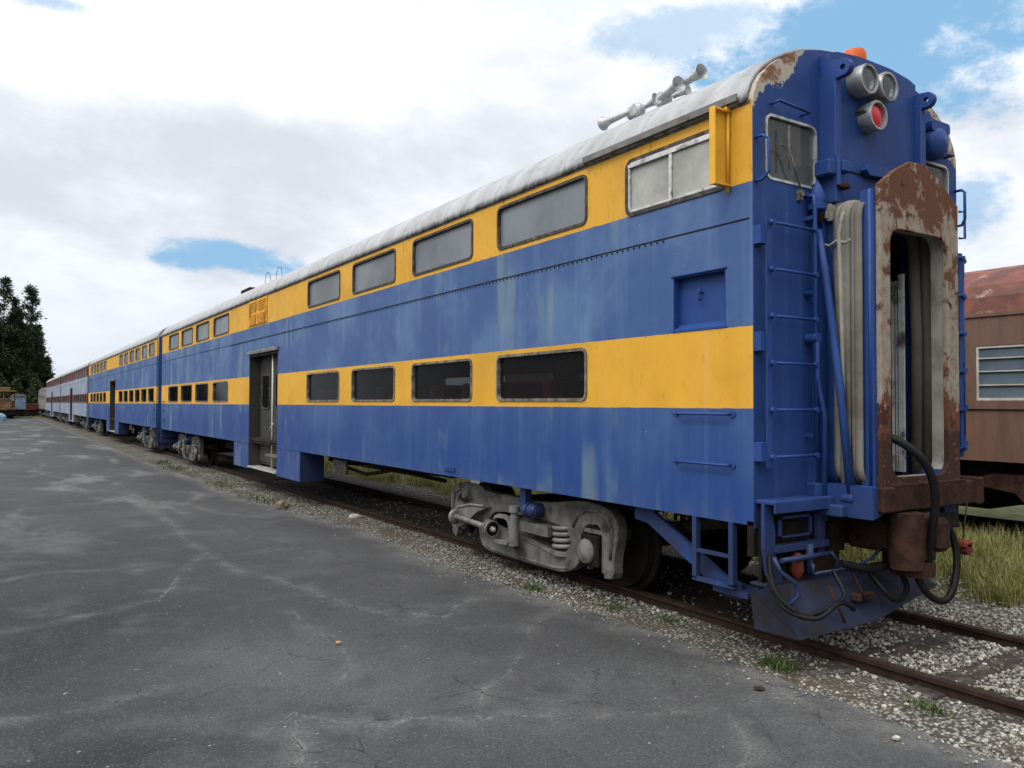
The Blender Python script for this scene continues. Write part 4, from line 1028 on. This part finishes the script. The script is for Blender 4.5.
c = n.mix(n.math('MULTIPLY', wear, .30), c, (.19, .19, .188))
thin = n.math('MULTIPLY', n.mr(n.math('ADD', cd, n.math('MULTIPLY', n.noise(v, 16, 5, .75), .07)), .062, .036), n.mr(n.noise(v, 3.1, 5, .65), .40, .60))
c = n.mix(n.math('MULTIPLY', thin, .55), c, (.24, .24, .23))
dust = n.math('MULTIPLY', n.mr(ed, .55, .0), n.mr(n.noise(v, 3, 6, .65), .3, .62))
c = n.mix(n.math('MULTIPLY', dust, .62), c, (.21, .205, .195))
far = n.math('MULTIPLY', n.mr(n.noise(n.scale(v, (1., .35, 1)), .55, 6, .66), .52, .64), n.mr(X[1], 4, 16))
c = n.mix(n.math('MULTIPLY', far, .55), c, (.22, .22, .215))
crk = n.math('MULTIPLY', n.mr(n.math('ADD', cd, n.math('MULTIPLY', n.noise(v, 40, 3, .6), .012)), .017, .008), .8)
wv = n.n('ShaderNodeVectorMath', operation='ADD'); n.put(wv.inputs[0], v); n.put(wv.inputs[1], n.scale(n.comb(n.noise(v, 2.2, 5, .6), n.noise(v, 2.7, 5, .6), 0.), (.5, .5, 0)))
vd = n.vor(wv.outputs[0], 1.15, 'DISTANCE_TO_EDGE')
hair = n.math('MULTIPLY', n.mr(vd, .012, .003), n.mr(n.noise(v, .8, 4, .6), .50, .60))
c = n.mix(n.math('MULTIPLY', hair, .7), c, (.012, .012, .012))
c = n.mix(n.math('MULTIPLY', crk, .9), c, (.010, .010, .009))
c = n.mix(n.math('MULTIPLY', n.mr(ag, .12, .40, .8, 0), n.mr(n.noise(v, 36, 2, .5), .42, .62)), c, (.19, .19, .185))
c = n.mix(n.math('MULTIPLY', n.mr(n.noise(v, 48, 3, .6), .52, .62), .45), c, (.02, .02, .021))
c = n.mix(n.mr(fine, .3, .7, .4, 0), c, (.018, .018, .02))
c = n.mix(n.mr(n.noise(v, 21, 2, .5), .75, .77, 0, .6), c, (.35, .34, .32))
h = n.math('SUBTRACT', n.math('ADD', n.math('MULTIPLY', fine, .5), n.math('MULTIPLY', n.math('SUBTRACT', 1., ag), .35)), n.math('MULTIPLY', crk, 1.2))
asph = n.fin(c, n.mr(mid, .3, .7, .72, .92), 0, n.bump(h, .55, .012), .3)
TN = np.full(XX.shape, .44) + .26 * np.clip((XX + 4.2) / 3.5, -1.2, 1) * np.clip(1 - YY / 14, 0, 1)
for bx0, by0, rx, ry, am in ((-3.0, 2.0, .75, .9, .42), (-2.35, .15, .8, .5, .2), (-1.2, -.6, 1.0, .5, .12), (-5.0, 3.4, 1.5, 1.7, -.5), (-4.1, .6, .9, 1.0, -.35), (-3.6, 7.5, 1.6, 2.4, -.35), (-2.0, 3.6, .6, 1.0, -.12), (-8, 10, 3.5, 5, -.35), (-1.2, 7.0, .8, 1.8, .15), (-2.2, 10, 1.2, 2., .12), (-1.3, 1.5, .7, .6, -.1)):
    TN = TN + am * np.exp(-((XX - bx0 + nx_ * 4) / rx) ** 2 - ((YY - by0 + ny_ * 4) / ry) ** 2)
pv = np_mesh('pavement', V, F, asph, {'crack': CD, 'edge': ED, 'tone': TN}, True); tag(pv, 'cracked grey asphalt yard beside the train', None, None, 'structure')

def groundmat(name):
    n = NT(name); v = n.coord(); X = n.sep(v)
    st = n.vor(v, 34, 'F1', 'Color'); sd = n.vor(v, 34)
    ss = n.sep(st)
    c = n.mix(ss[0], (.13, .125, .11), (.34, .33, .30)); c = n.mix(n.mr(sd, .25, .6), c, (.05, .045, .04))
    dirt = n.mr(n.noise(v, 1.1, 6, .65), .42, .62)
    c = n.mix(n.math('MULTIPLY', dirt, .85), c, (.062, .050, .036))
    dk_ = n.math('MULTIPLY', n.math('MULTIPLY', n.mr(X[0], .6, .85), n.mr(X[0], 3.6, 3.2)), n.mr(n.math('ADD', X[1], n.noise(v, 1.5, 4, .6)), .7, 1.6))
    c = n.mix(n.math('MULTIPLY', dk_, .93), c, n.mix(n.noise(v, 7, 5, .7), (.016, .013, .010), (.045, .036, .027)))  # dark dirt below the parked cars, deepened to stand in for their shade
    # grassy soil away from the track bed
    gz = n.math('MULTIPLY', n.mr(n.math('ADD', X[0], n.math('MULTIPLY', n.noise(v, 1.2, 4, .6), .9)), 3.7, 4.2), n.mr(n.noise(v, .5, 4, .6), .25, .45))
    gr = n.mix(n.mr(n.noise(v, 2.5, 6, .7), .35, .65), (.05, .06, .022), (.11, .105, .045))
    c = n.mix(gz, c, gr)
    far = n.math('MAXIMUM', n.mr(X[1], 117, 120), n.mr(X[0], -55, -62))
    c = n.mix(far, c, n.mix(n.mr(n.noise(v, .7, 6, .6), .4, .6), (.19, .19, .07), (.11, .12, .05)))
    return n.fin(c, .95, 0, n.bump(n.math('SUBTRACT', 1., sd), .6, .02), .2)
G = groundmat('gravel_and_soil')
gx = np.array([-700, -200, -80, -40, -20, -10, -5, -2, -1, -.5] + list(np.arange(-.3, 12, .3)) + [13, 15, 20, 30, 60, 150, 400, 900.]); gy = np.array([-300, -100, -40, -20] + list(np.arange(-10, 30, .5)) + list(np.arange(30, 130, 5)) + [140, 160, 200, 300, 500, 1200.])
GX, GY = np.meshgrid(gx, gy)
def gz(x, y):
    return np.where((x > .1) & (x < 3.4), -.10, np.where((x > -.6) & (x < 3.7), -.138, -.17)) + np.where(x < -.6, -.05, 0) + .02 * np.sin(x * 2.1 + y) * ((x > 3.2) & (x < 12))
ZG = gz(GX, GY); ny, nx = GX.shape; idx = np.arange(ny * nx).reshape(ny, nx)
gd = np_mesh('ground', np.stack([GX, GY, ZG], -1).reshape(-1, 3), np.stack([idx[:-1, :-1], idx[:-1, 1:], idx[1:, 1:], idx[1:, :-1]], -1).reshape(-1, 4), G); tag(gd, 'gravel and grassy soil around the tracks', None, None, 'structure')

# ballast stones
n = NT('limestone_ballast'); t_ = n.attr('tone'); v = n.coord()
c = n.mix(t_, (.085, .078, .068), (.44, .42, .375)); c = n.mix(n.mr(n.noise(v, 30, 3, .6), .45, .7, 0, .35), c, (.12, .09, .065))
stone_m = n.fin(c, .9, 0, n.bump(n.noise(v, 60, 3, .6), .3, .004), .25)
bm = bmesh.new(); bmesh.ops.create_icosphere(bm, subdivisions=1, radius=1); bm.verts.index_update()
IV = np.array([v.co[:] for v in bm.verts]); IF = np.array([[v.index for v in f.verts] for f in bm.faces]); bm.free()
def stones(name, xs, ys, zs, sz, tones, mat):
    N = len(xs); Vs = np.zeros((N, 12, 3)); 
    for k in range(N) if N < 0 else []: pass
    sh = 1 + .45 * (rng.random((N, 12, 1)) - .5); an = .55 + .6 * rng.random((N, 1, 3)); an[:, :, 2] *= .75
    P = IV[None] * sh * an * sz[:, None, None]
    th = rng.random(N) * 2 * PI; c_, s_ = np.cos(th)[:, None], np.sin(th)[:, None]
    ta = (rng.random(N) - .5)[:, None]
    y2 = P[:, :, 1] * np.cos(ta) - P[:, :, 2] * np.sin(ta); z2 = P[:, :, 1] * np.sin(ta) + P[:, :, 2] * np.cos(ta)
    Vs[:, :, 0] = P[:, :, 0] * c_ - y2 * s_ + xs[:, None]; Vs[:, :, 1] = P[:, :, 0] * s_ + y2 * c_ + ys[:, None]; Vs[:, :, 2] = z2 + zs[:, None]
    Fs = (IF[None] + 12 * np.arange(N)[:, None, None]).reshape(-1, 3)
    return np_mesh(name, Vs.reshape(-1, 3), Fs, mat, {'tone': np.repeat(tones, 12)})
N = 120000
u = rng.random(N)
sy = -3.2 + 26 * u ** 1.9; sx = rng.uniform(-.25, 4.4, N)
exs = np.array([edge_x(y) for y in sy])
den = np.array([mn.noise(Vector((a * 1.3, b * 1.3, 9))) for a, b in zip(sx, sy)])
keep = (sx > exs - .03) & ((sx < 3.7) | (rng.random(N) < .35)) & ((den > -.22) | (rng.random(N) < .25)) & ((np.abs(sx - .66) > .05) & (np.abs(sx - W + .66) > .05)) & ((sy < 14) | (sx < 1.))
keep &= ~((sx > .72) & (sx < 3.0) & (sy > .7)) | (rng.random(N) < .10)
for ys_ in (-.94, -.34): keep &= ~((np.abs(sy - ys_) < .115) & (sx > .75) & (sx < 2.1)) | (rng.random(N) < .10)
# thinner next to the asphalt, where dirt shows
keep &= (sx > exs + .22) | (rng.random(N) < .45)
sx, sy, den, exs = sx[keep], sy[keep], den[keep], exs[keep]; N = len(sx)
sz = .0055 + .015 * rng.random(N) ** 1.6 * np.where(rng.random(N) < .06, 1.4, 1.)
szz = -.098 + sz * .3 - .04 * np.clip((exs + .35 - sx) / .4, 0, 1) + np.where((sx > .75) & (sx < 2.1), .01, 0) + .02 * np.clip(den, 0, 1)
tn = np.clip(rng.normal(.5, .30, N), 0, 1) * np.clip(1.15 - .09 * np.clip(sy, 0, 5) - .25 * np.clip(-den, 0, 1), .45, 1)
bl = stones('ballast', sx, sy, szz, sz, tn, stone_m); tag(bl, 'pale limestone ballast stones', None, None, 'stuff')
# a scatter of crumbs over the asphalt lip
N = 700; sy = rng.uniform(-2.5, 16, N); sx = np.array([edge_x(y) for y in sy]) - np.abs(rng.normal(0, .16, N)); sz = rng.uniform(.004, .013, N)
tag(stones('gravel', sx, sy, np.full(N, -.112), sz, np.clip(rng.normal(.55, .25, N), 0, 1), stone_m), 'loose grit lying on the asphalt edge', None, None, 'stuff')

# tracks
def rail_section(x, z=0.):
    return [(x - .036, z), (x - .036, z - .03), (x - .012, z - .045), (x - .012, z - .13), (x - .07, z - .145), (x - .07, z - .16), (x + .07, z - .16), (x + .07, z - .145), (x + .012, z - .13), (x + .012, z - .045), (x + .036, z - .03), (x + .036, z)]
def track(cx, y0, y1, zt, label, nsl):
    r = empty('railway_track', (cx, 0, zt), label, 'railway track')
    for s in (-1, 1):
        g = MB((cx, 0, zt)); g.prism(rail_section(cx + s * .7525, zt), 1, y0, y1); g.build('rail', M['rail'], r)
    sl = None
    for k in range(nsl):
        yy = -3.34 + .60 * k
        g = MB((cx, 0, zt))
        if sl is None:
            g.bbox(cx - .93, cx + 1.3, -.11, .11, zt - .27, zt - .078, .01); sl = g.build('sleeper', M['sleeper'], r); ob = sl
        else:
            ob = sl.copy(); COL.objects.link(ob)
        ob.location = (random.uniform(-.05, .05), yy, random.uniform(-.02, -.004) - (.03 if k % 3 and k not in (4, 5) else 0)); ob.rotation_euler = (0, 0, random.uniform(-.03, .03))
    return r
track(CX, -12, 132, 0., 'rusty track in pale ballast under the blue and yellow train', 36)
track(BX + 1.5, -14, 60, 0., 'rusty track under the brown coach', 30)

# ------------------------------------------------------------------ plants
def leafmat(name, a, b, tr=.25):
    n = NT(name); t_ = n.attr('tone'); c = n.mix(t_, a, b); m = n.fin(c, .7, 0, None, .25)
    n.bsdf.inputs['Transmission Weight'].default_value = 0.
    return m
GM = leafmat('dry_grass', (.10, .13, .03), (.36, .31, .12))
def blades(name, px, py, pz, h, mat, wd=.004, lean=.35):
    N = len(px); th = rng.random(N) * 2 * PI; l = rng.random(N) * lean
    dx, dy = np.cos(th), np.sin(th); ox, oy = -dy * wd, dx * wd
    z = np.zeros(N)
    b0 = np.stack([px - ox, py - oy, pz], -1); b1 = np.stack([px + ox, py + oy, pz], -1)
    m0 = np.stack([px - ox * .8 + dx * l * h * .35, py - oy * .8 + dy * l * h * .35, pz + h * .55], -1); m1 = np.stack([px + ox * .8 + dx * l * h * .35, py + oy * .8 + dy * l * h * .35, pz + h * .55], -1)
    t0_ = np.stack([px + dx * l * h, py + dy * l * h, pz + h * (1 - l * .3)], -1); t1_ = t0_ + np.stack([ox * .1, oy * .1, z], -1)
    V = np.stack([b0, b1, m1, m0, t1_, t0_], 1).reshape(-1, 3)
    bs = 6 * np.arange(N)[:, None]
    F = np.concatenate([bs + np.array([[0, 1, 2, 3]]), bs + np.array([[3, 2, 4, 5]])], 0)
    tone = np.repeat(np.clip(rng.normal(.45, .28, N), 0, 1), 6)
    return np_mesh(name, V, F, mat, {'tone': tone})
NT_ = 4600
cxs, cys = [], []
while len(cxs) < NT_:
    y = -4 + 40 * random.random() ** 1.6; x = 3.25 + (3.8 if y < 14 else 7.5) * random.random() ** 1.25
    d = mn.noise(Vector((x * .9, y * .9, 3.3)))
    if d < -.15 and random.random() < .8: continue
    if x < 3.6 and random.random() < .45: continue
    cxs.append(x); cys.append(y)
cxs = np.array(cxs); cys = np.array(cys); per = 48
px = np.repeat(cxs, per) + rng.normal(0, .055, NT_ * per); py = np.repeat(cys, per) + rng.normal(0, .055, NT_ * per)
hh = np.repeat(rng.uniform(.16, .50, NT_) * np.clip((cxs - 2.9) / .8, .45, 1), per) * rng.uniform(.5, 1.1, NT_ * per)
tag(blades('grass', px, py, np.full(len(px), -.17), hh, GM, .0036, .8), 'long dry yellow green grass between the two tracks', None, None, 'stuff')
WM = leafmat('weed_green', (.028, .052, .012), (.085, .115, .04))
wl = [(.30, 1.92, .10, 'small weed in the gravel beside the front truck'), (.22, -.05, .13, 'green weed in the gravel just left of the plough'), (.12, 3.05, .08, 'low weed by the asphalt edge below the front truck'),
      (.33, -1.12, .10, 'dark green weed clump in the ballast near the bottom right corner'), (.40, 1.35, .09, 'low spreading weed in the gravel ahead of the front wheel'), (-.2, 12.5, .12, 'grassy weed below the middle of the first car'),
      (-.1, 15.8, .14, 'grassy weed by the stepwell of the first car'), (-.25, 21.5, .16, 'green weed patch beside the rear truck of the first car'), (-.2, 24.2, .14, 'green weed under the joint of the two blue cars'), (.35, 10.6, .10, 'weed in the gravel by the low skirt of the first car')]
for k, (x, y, h, lab) in enumerate(wl):
    m_ = 150; r_ = .09 if k < 5 else .3
    ob = blades('weed', rng.normal(0, r_ * .5, m_), rng.normal(0, r_ * (1 if k < 5 else 1.8), m_), np.zeros(m_), rng.uniform(.35, 1, m_) * h, WM, .007, .9)
    ob.location = (x, y, -.135); tag(ob, lab, 'weed', 'weeds in the gravel strip') if k < 5 else tag(ob, lab, kind='stuff')

# lone stones and litter
def lone(x, y, r, lab, name='stone', cat='stone', mat=None, fl=.6, z=-.11):
    g = MB((0, 0, 0)); bm = bmesh.new(); bmesh.ops.create_icosphere(bm, subdivisions=2, radius=r)
    for v in bm.verts:
        k = 1 + .35 * mn.noise(v.co * (2.2 / r) + Vector((x, y, 0))); v.co = Vector((v.co.x * k * 1.2, v.co.y * k, v.co.z * k * fl))
    g.bm(bm); ob = g.build(name, mat or stone_plain); ob.location = (x, y, z + r * fl * .5); tag(ob, lab, cat)
stone_plain = simple('pale_stone', (.42, .40, .36), .9, 0, .25, 20)
lone(-.22, 10.9, .11, 'tan rock at the asphalt edge below the side door', mat=simple('tan_rock', (.17, .13, .09), .9, 0, .3, 12), fl=.9)
lone(-.26, -1.27, .022, 'single white pebble lying on the asphalt near the bottom right')
lone(-2.36, 2.25, .02, 'small ochre pebble in the middle of the asphalt', mat=simple('ochre_stone', (.4, .24, .1), .9))
lone(.42, 8.9, .09, 'pale rock in the gravel under the first car')
lone(-.28, -.28, .035, 'dark dead leaf lying on the asphalt by the gravel', 'leaf', 'leaf', simple('dead_leaf', (.03, .022, .018), .9), .25)

# trees far off
CM = leafmat('dark_needle_foliage', (.007, .016, .008), (.045, .062, .024))
TM = simple('bark', (.06, .05, .04), .95)
def tree(x, y, H, r, lab, seed, plumes=5, n_=16000):
    root = empty('pine_tree', (x, y, -.2), lab, 'tree', 'tall dark pines beyond the yard')
    rs = np.random.default_rng(seed)
    tk_ = MB((0, 0, 0)); lean = rs.normal(0, .02)
    tk_.tube([(lean * H * t, 0, H * t) for t in (0, .2, .45, .7, .95)], [.3, .2, .12, .06, .02], 8)
    stems = [(0, 0, H, r)]
    for k in range(plumes):
        a = rs.uniform(0, 2 * PI); d = rs.uniform(.3, .95) * r; h = H * rs.uniform(.45, .95) * (1 - .25 * d / r)
        stems.append((d * math.cos(a), d * math.sin(a), h, r * rs.uniform(.28, .5)))
        tk_.tube([(0, 0, h * .25), (d * math.cos(a) * .6, d * math.sin(a) * .6, h * .5), (d * math.cos(a), d * math.sin(a), h * .97)], [.14, .1, .03], 6)
    tk_.build('trunk', TM, root)
    P = []; Dv = []; T = []
    for (sx_, sy_, h, rr) in stems:
        nb = int(75 * h / H) + 10
        for b in range(nb):
            t = rs.uniform(.04, 1) ** .8; zc = h * t; ln = rr * (1 - t) ** .8 * rs.uniform(.45, 1.1) + .22
            a = rs.uniform(0, 2 * PI); m_ = max(6, int(n_ / (nb * len(stems))))
            s = rs.uniform(0, 1, m_) ** .7
            bx_ = sx_ + math.cos(a) * ln * s + rs.normal(0, .16 + .10 * ln, m_); by_ = sy_ + math.sin(a) * ln * s + rs.normal(0, .16 + .10 * ln, m_)
            bz_ = zc + ln * s * .75 + rs.normal(0, .25, m_)
            P.append(np.stack([bx_, by_, bz_], -1)); d = np.stack([np.full(m_, math.cos(a)) + rs.normal(0, .5, m_), np.full(m_, math.sin(a)) + rs.normal(0, .5, m_), rs.normal(.2, .6, m_)], -1); Dv.append(d)
            T.append(np.full(m_, rs.uniform(0, .8)) + rs.uniform(0, .25, m_))
    P = np.concatenate(P); Dv = np.concatenate(Dv); T = np.clip(np.concatenate(T), 0, 1)
    Dv /= np.linalg.norm(Dv, axis=1, keepdims=True); sd = np.cross(Dv, rs.normal(0, 1, Dv.shape)); sd /= np.linalg.norm(sd, axis=1, keepdims=True)
    ln = rs.uniform(.25, .6, (len(P), 1)); wd = rs.uniform(.05, .13, (len(P), 1))
    V = np.stack([P - sd * wd, P + sd * wd, P + Dv * ln], 1).reshape(-1, 3); F = np.arange(len(V)).reshape(-1, 3)
    ob = np_mesh('crown', V, F, CM, {'tone': np.repeat(T, 3)}); ob.parent = root
for k, a in enumerate([(-4.2, 138, 20.5, 3.6, 'second dark pine from the left edge, its double top rising behind the locomotive'), (-.8, 139, 19.8, 2.9, 'slim dark pine with a forked top left of the train tail'),
      (.2, 143, 14.0, 1.9, 'shorter dark pine just behind the grey coach'), (1.6, 172, 15.5, 1.5, 'small pointed pine standing apart over the grey coach roof'), (-8.5, 140, 23, 4.2, 'tallest dark pine at the left edge of the photo'),
      (-13, 136, 22, 4., 'dark pine outermost behind the yellow locomotive'), (-6.2, 150, 17, 4., 'dark pine filling the gap behind the front row'), (-1.5, 152, 14.5, 3.8, 'broad low pine behind the slim one'), (-10.5, 150, 17, 4.5, 'broad pine behind the tallest one'), (-18, 142, 22, 4.5, 'dark pine beyond the left edge row')]):
    tree(*a[:3], a[3] * 1.22, a[4], seed=20 + k, plumes=9 if a[3] > 3 else (7 if a[3] > 2 else 1), n_=44000 if a[3] > 2 else 6000)
# low scrub filling below the pines
N = 60000; px = rng.uniform(-26, .6, N); py = rng.uniform(133, 148, N); hm = 2.5 + 5.0 * np.array([abs(mn.noise(Vector((a * .35, b * .3, 1)))) for a, b in zip(px, py)]) * 2
pz = rng.uniform(0, 1, N) ** .8 * hm - .2; d = rng.normal(0, 1, (N, 3)); d /= np.linalg.norm(d, axis=1, keepdims=True); s_ = np.cross(d, rng.normal(0, 1, (N, 3))); s_ /= np.linalg.norm(s_, axis=1, keepdims=True)
P = np.stack([px, py, pz], -1); V = np.stack([P - s_ * .16, P + s_ * .16, P + d * .5], 1).reshape(-1, 3)
tag(np_mesh('undergrowth', V, np.arange(len(V)).reshape(-1, 3), CM, {'tone': np.repeat(rng.random(N), 3)}), 'dark undergrowth below the pines', None, None, 'stuff')

# ------------------------------------------------------------------ camera
f_, yaw, pit, rol = 798.003, .57135, .02588, .00451
ra = Vector((math.cos(yaw), -math.sin(yaw), 0)); da = Vector((math.sin(yaw), math.cos(yaw), 0)); za = Vector((0, 0, 1))
fw = da * math.cos(pit) + za * math.sin(pit); ua = -da * math.sin(pit) + za * math.cos(pit)
rt = ra * math.cos(rol) + ua * math.sin(rol); up = -ra * math.sin(rol) + ua * math.cos(rol)
cam = bpy.data.objects.new('Camera', bpy.data.cameras.new('Camera')); COL.objects.link(cam)
mw = Matrix((rt, up, -fw)).transposed().to_4x4(); mw.translation = Vector((-4.72517, -4.02843, 1.8406)); cam.matrix_world = mw
cam.data.sensor_width = 36; cam.data.lens = f_ / 1024 * 36; cam.data.clip_end = 3000; cam.data.clip_start = .05
sc.camera = cam

# ------------------------------------------------------------------ light and sky
S = Vector((-.66, -.14, .84)).normalized()
el = math.asin(S.z); az = math.atan2(S.x, S.y)
sun = bpy.data.lights.new('Sun', 'SUN'); sun.energy = 1.5; sun.angle = R(14); sun.color = (1., .96, .90)
so = bpy.data.objects.new('Sun', sun); COL.objects.link(so); so.rotation_euler = S.to_track_quat('Z', 'Y').to_euler()
w = bpy.data.worlds.new('World'); sc.world = w; w.use_nodes = True
n = NT(tree=w.node_tree); bg = w.node_tree.nodes['Background']
sky = n.n('ShaderNodeTexSky', sky_type='NISHITA', sun_disc=False, sun_elevation=el, sun_rotation=az); sky.air_density = 1.; sky.dust_density = .6
d = n.coord('Generated'); X = n.sep(d)
zz = n.math('ADD', n.math('MAXIMUM', X[2], 0.), .38)
uv = n.comb(n.math('DIVIDE', X[0], zz), n.math('DIVIDE', X[1], zz), .0)
cl = n.noise(uv, 1.5, 9, .56, .25)
cs = n.noise(n.scale(uv, (1, 1, 1)), 1.35, 8, .55, .15)
def dot(v):
    q = n.n('ShaderNodeVectorMath', operation='DOT_PRODUCT'); n.put(q.inputs[0], d); q.inputs[1].default_value = v; return q.outputs['Value']
az_ = n.math('ARCTAN2', X[0], X[1])
wob = n.math('MULTIPLY', n.math('SUBTRACT', n.noise(uv, 5.5, 9, .68), .5), 5.)
def ell(a0, z0, wa, wz, wt):
    p = n.math('POWER', n.math('DIVIDE', n.math('SUBTRACT', az_, a0), wa), 2.); q = n.math('POWER', n.math('DIVIDE', n.math('SUBTRACT', X[2], z0), wz), 2.)
    return n.mr(n.math('ADD', n.math('ADD', p, q), wob), 1.25, .1, 0, wt)
gaps = 0.
for e_ in ((.235, .170, .10, .020, .95), (1.0, .385, .21, .085, 1.), (1.09, .215, .05, .035, .7), (.80, .42, .16, .03, .6), (.03, .402, .05, .010, .7), (1.12, .40, .09, .05, .5)):
    gaps = n.math('MAXIMUM', gaps, ell(*e_))
# broken cover elsewhere in the sky, out of the photograph's view
gaps = n.math('MAXIMUM', gaps, n.math('MULTIPLY', n.mr(cl, .50, .40), n.mr(X[2], .42, .55)))
cov = n.math('SUBTRACT', 1., gaps)
glow = n.mr(dot(S), .2, 1., 0, 1.)
band = n.math('MULTIPLY', n.math('MULTIPLY', n.mr(X[2], .13, .22), n.mr(X[2], .37, .29)), n.mr(az_, .62, .30))
cs2 = n.noise(n.scale(uv, (1, 1, 1.)), 3.6, 9, .6, .2)
lumv = n.math('ADD', n.math('ADD', n.math('MULTIPLY', cs, .55), n.math('MULTIPLY', cs2, .45)), n.math('ADD', n.math('MULTIPLY', band, -.085), n.math('MULTIPLY', n.mr(X[2], .30, .38), .10)))
lum = n.mr(lumv, .34, .585, 0., 1.0)
hz = n.mr(X[2], .26, .0, 0, .6)
cc = n.mix(lum, (10.6, 11.0, 11.6), (16.0, 16.1, 16.2))
cc = n.mix(hz, cc, (9.0, 10.2, 11.3))
cc = n.mix(1., cc, n.mix(glow, (.64, .65, .68), (2.1, 2.05, 1.97)), 'MULTIPLY')
zen = n.mr(X[2], -.05, .75, .30, 1.55)
inview = n.mr(dot(Vector((.5, .82, .25)).normalized()), .45, .75, 0, 1)
zf = n.math('ADD', n.math('MULTIPLY', inview, 1.), n.math('MULTIPLY', n.math('SUBTRACT', 1., inview), zen))
cc = n.mix(1., cc, n.comb(zf, zf, zf), 'MULTIPLY')
front_ = n.mr(dot(Vector((.5, .8, .3)).normalized()), .4, .8, 1., 1.52)
cc = n.mix(1., cc, n.comb(front_, front_, front_), 'MULTIPLY')
blue = n.mix(.85, sky.outputs[0], (4.3, 8.3, 12.6))
out = n.mix(cov, blue, cc)
n.put(bg.inputs[0], out); bg.inputs[1].default_value = .1

sc.render.engine = 'CYCLES'; sc.cycles.use_denoising = True
sc.view_settings.view_transform = 'Standard'; sc.view_settings.look = 'None'; sc.view_settings.gamma = 1; sc.view_settings.exposure = -.50
sc.cycles.max_bounces = 6; sc.cycles.transparent_max_bounces = 12
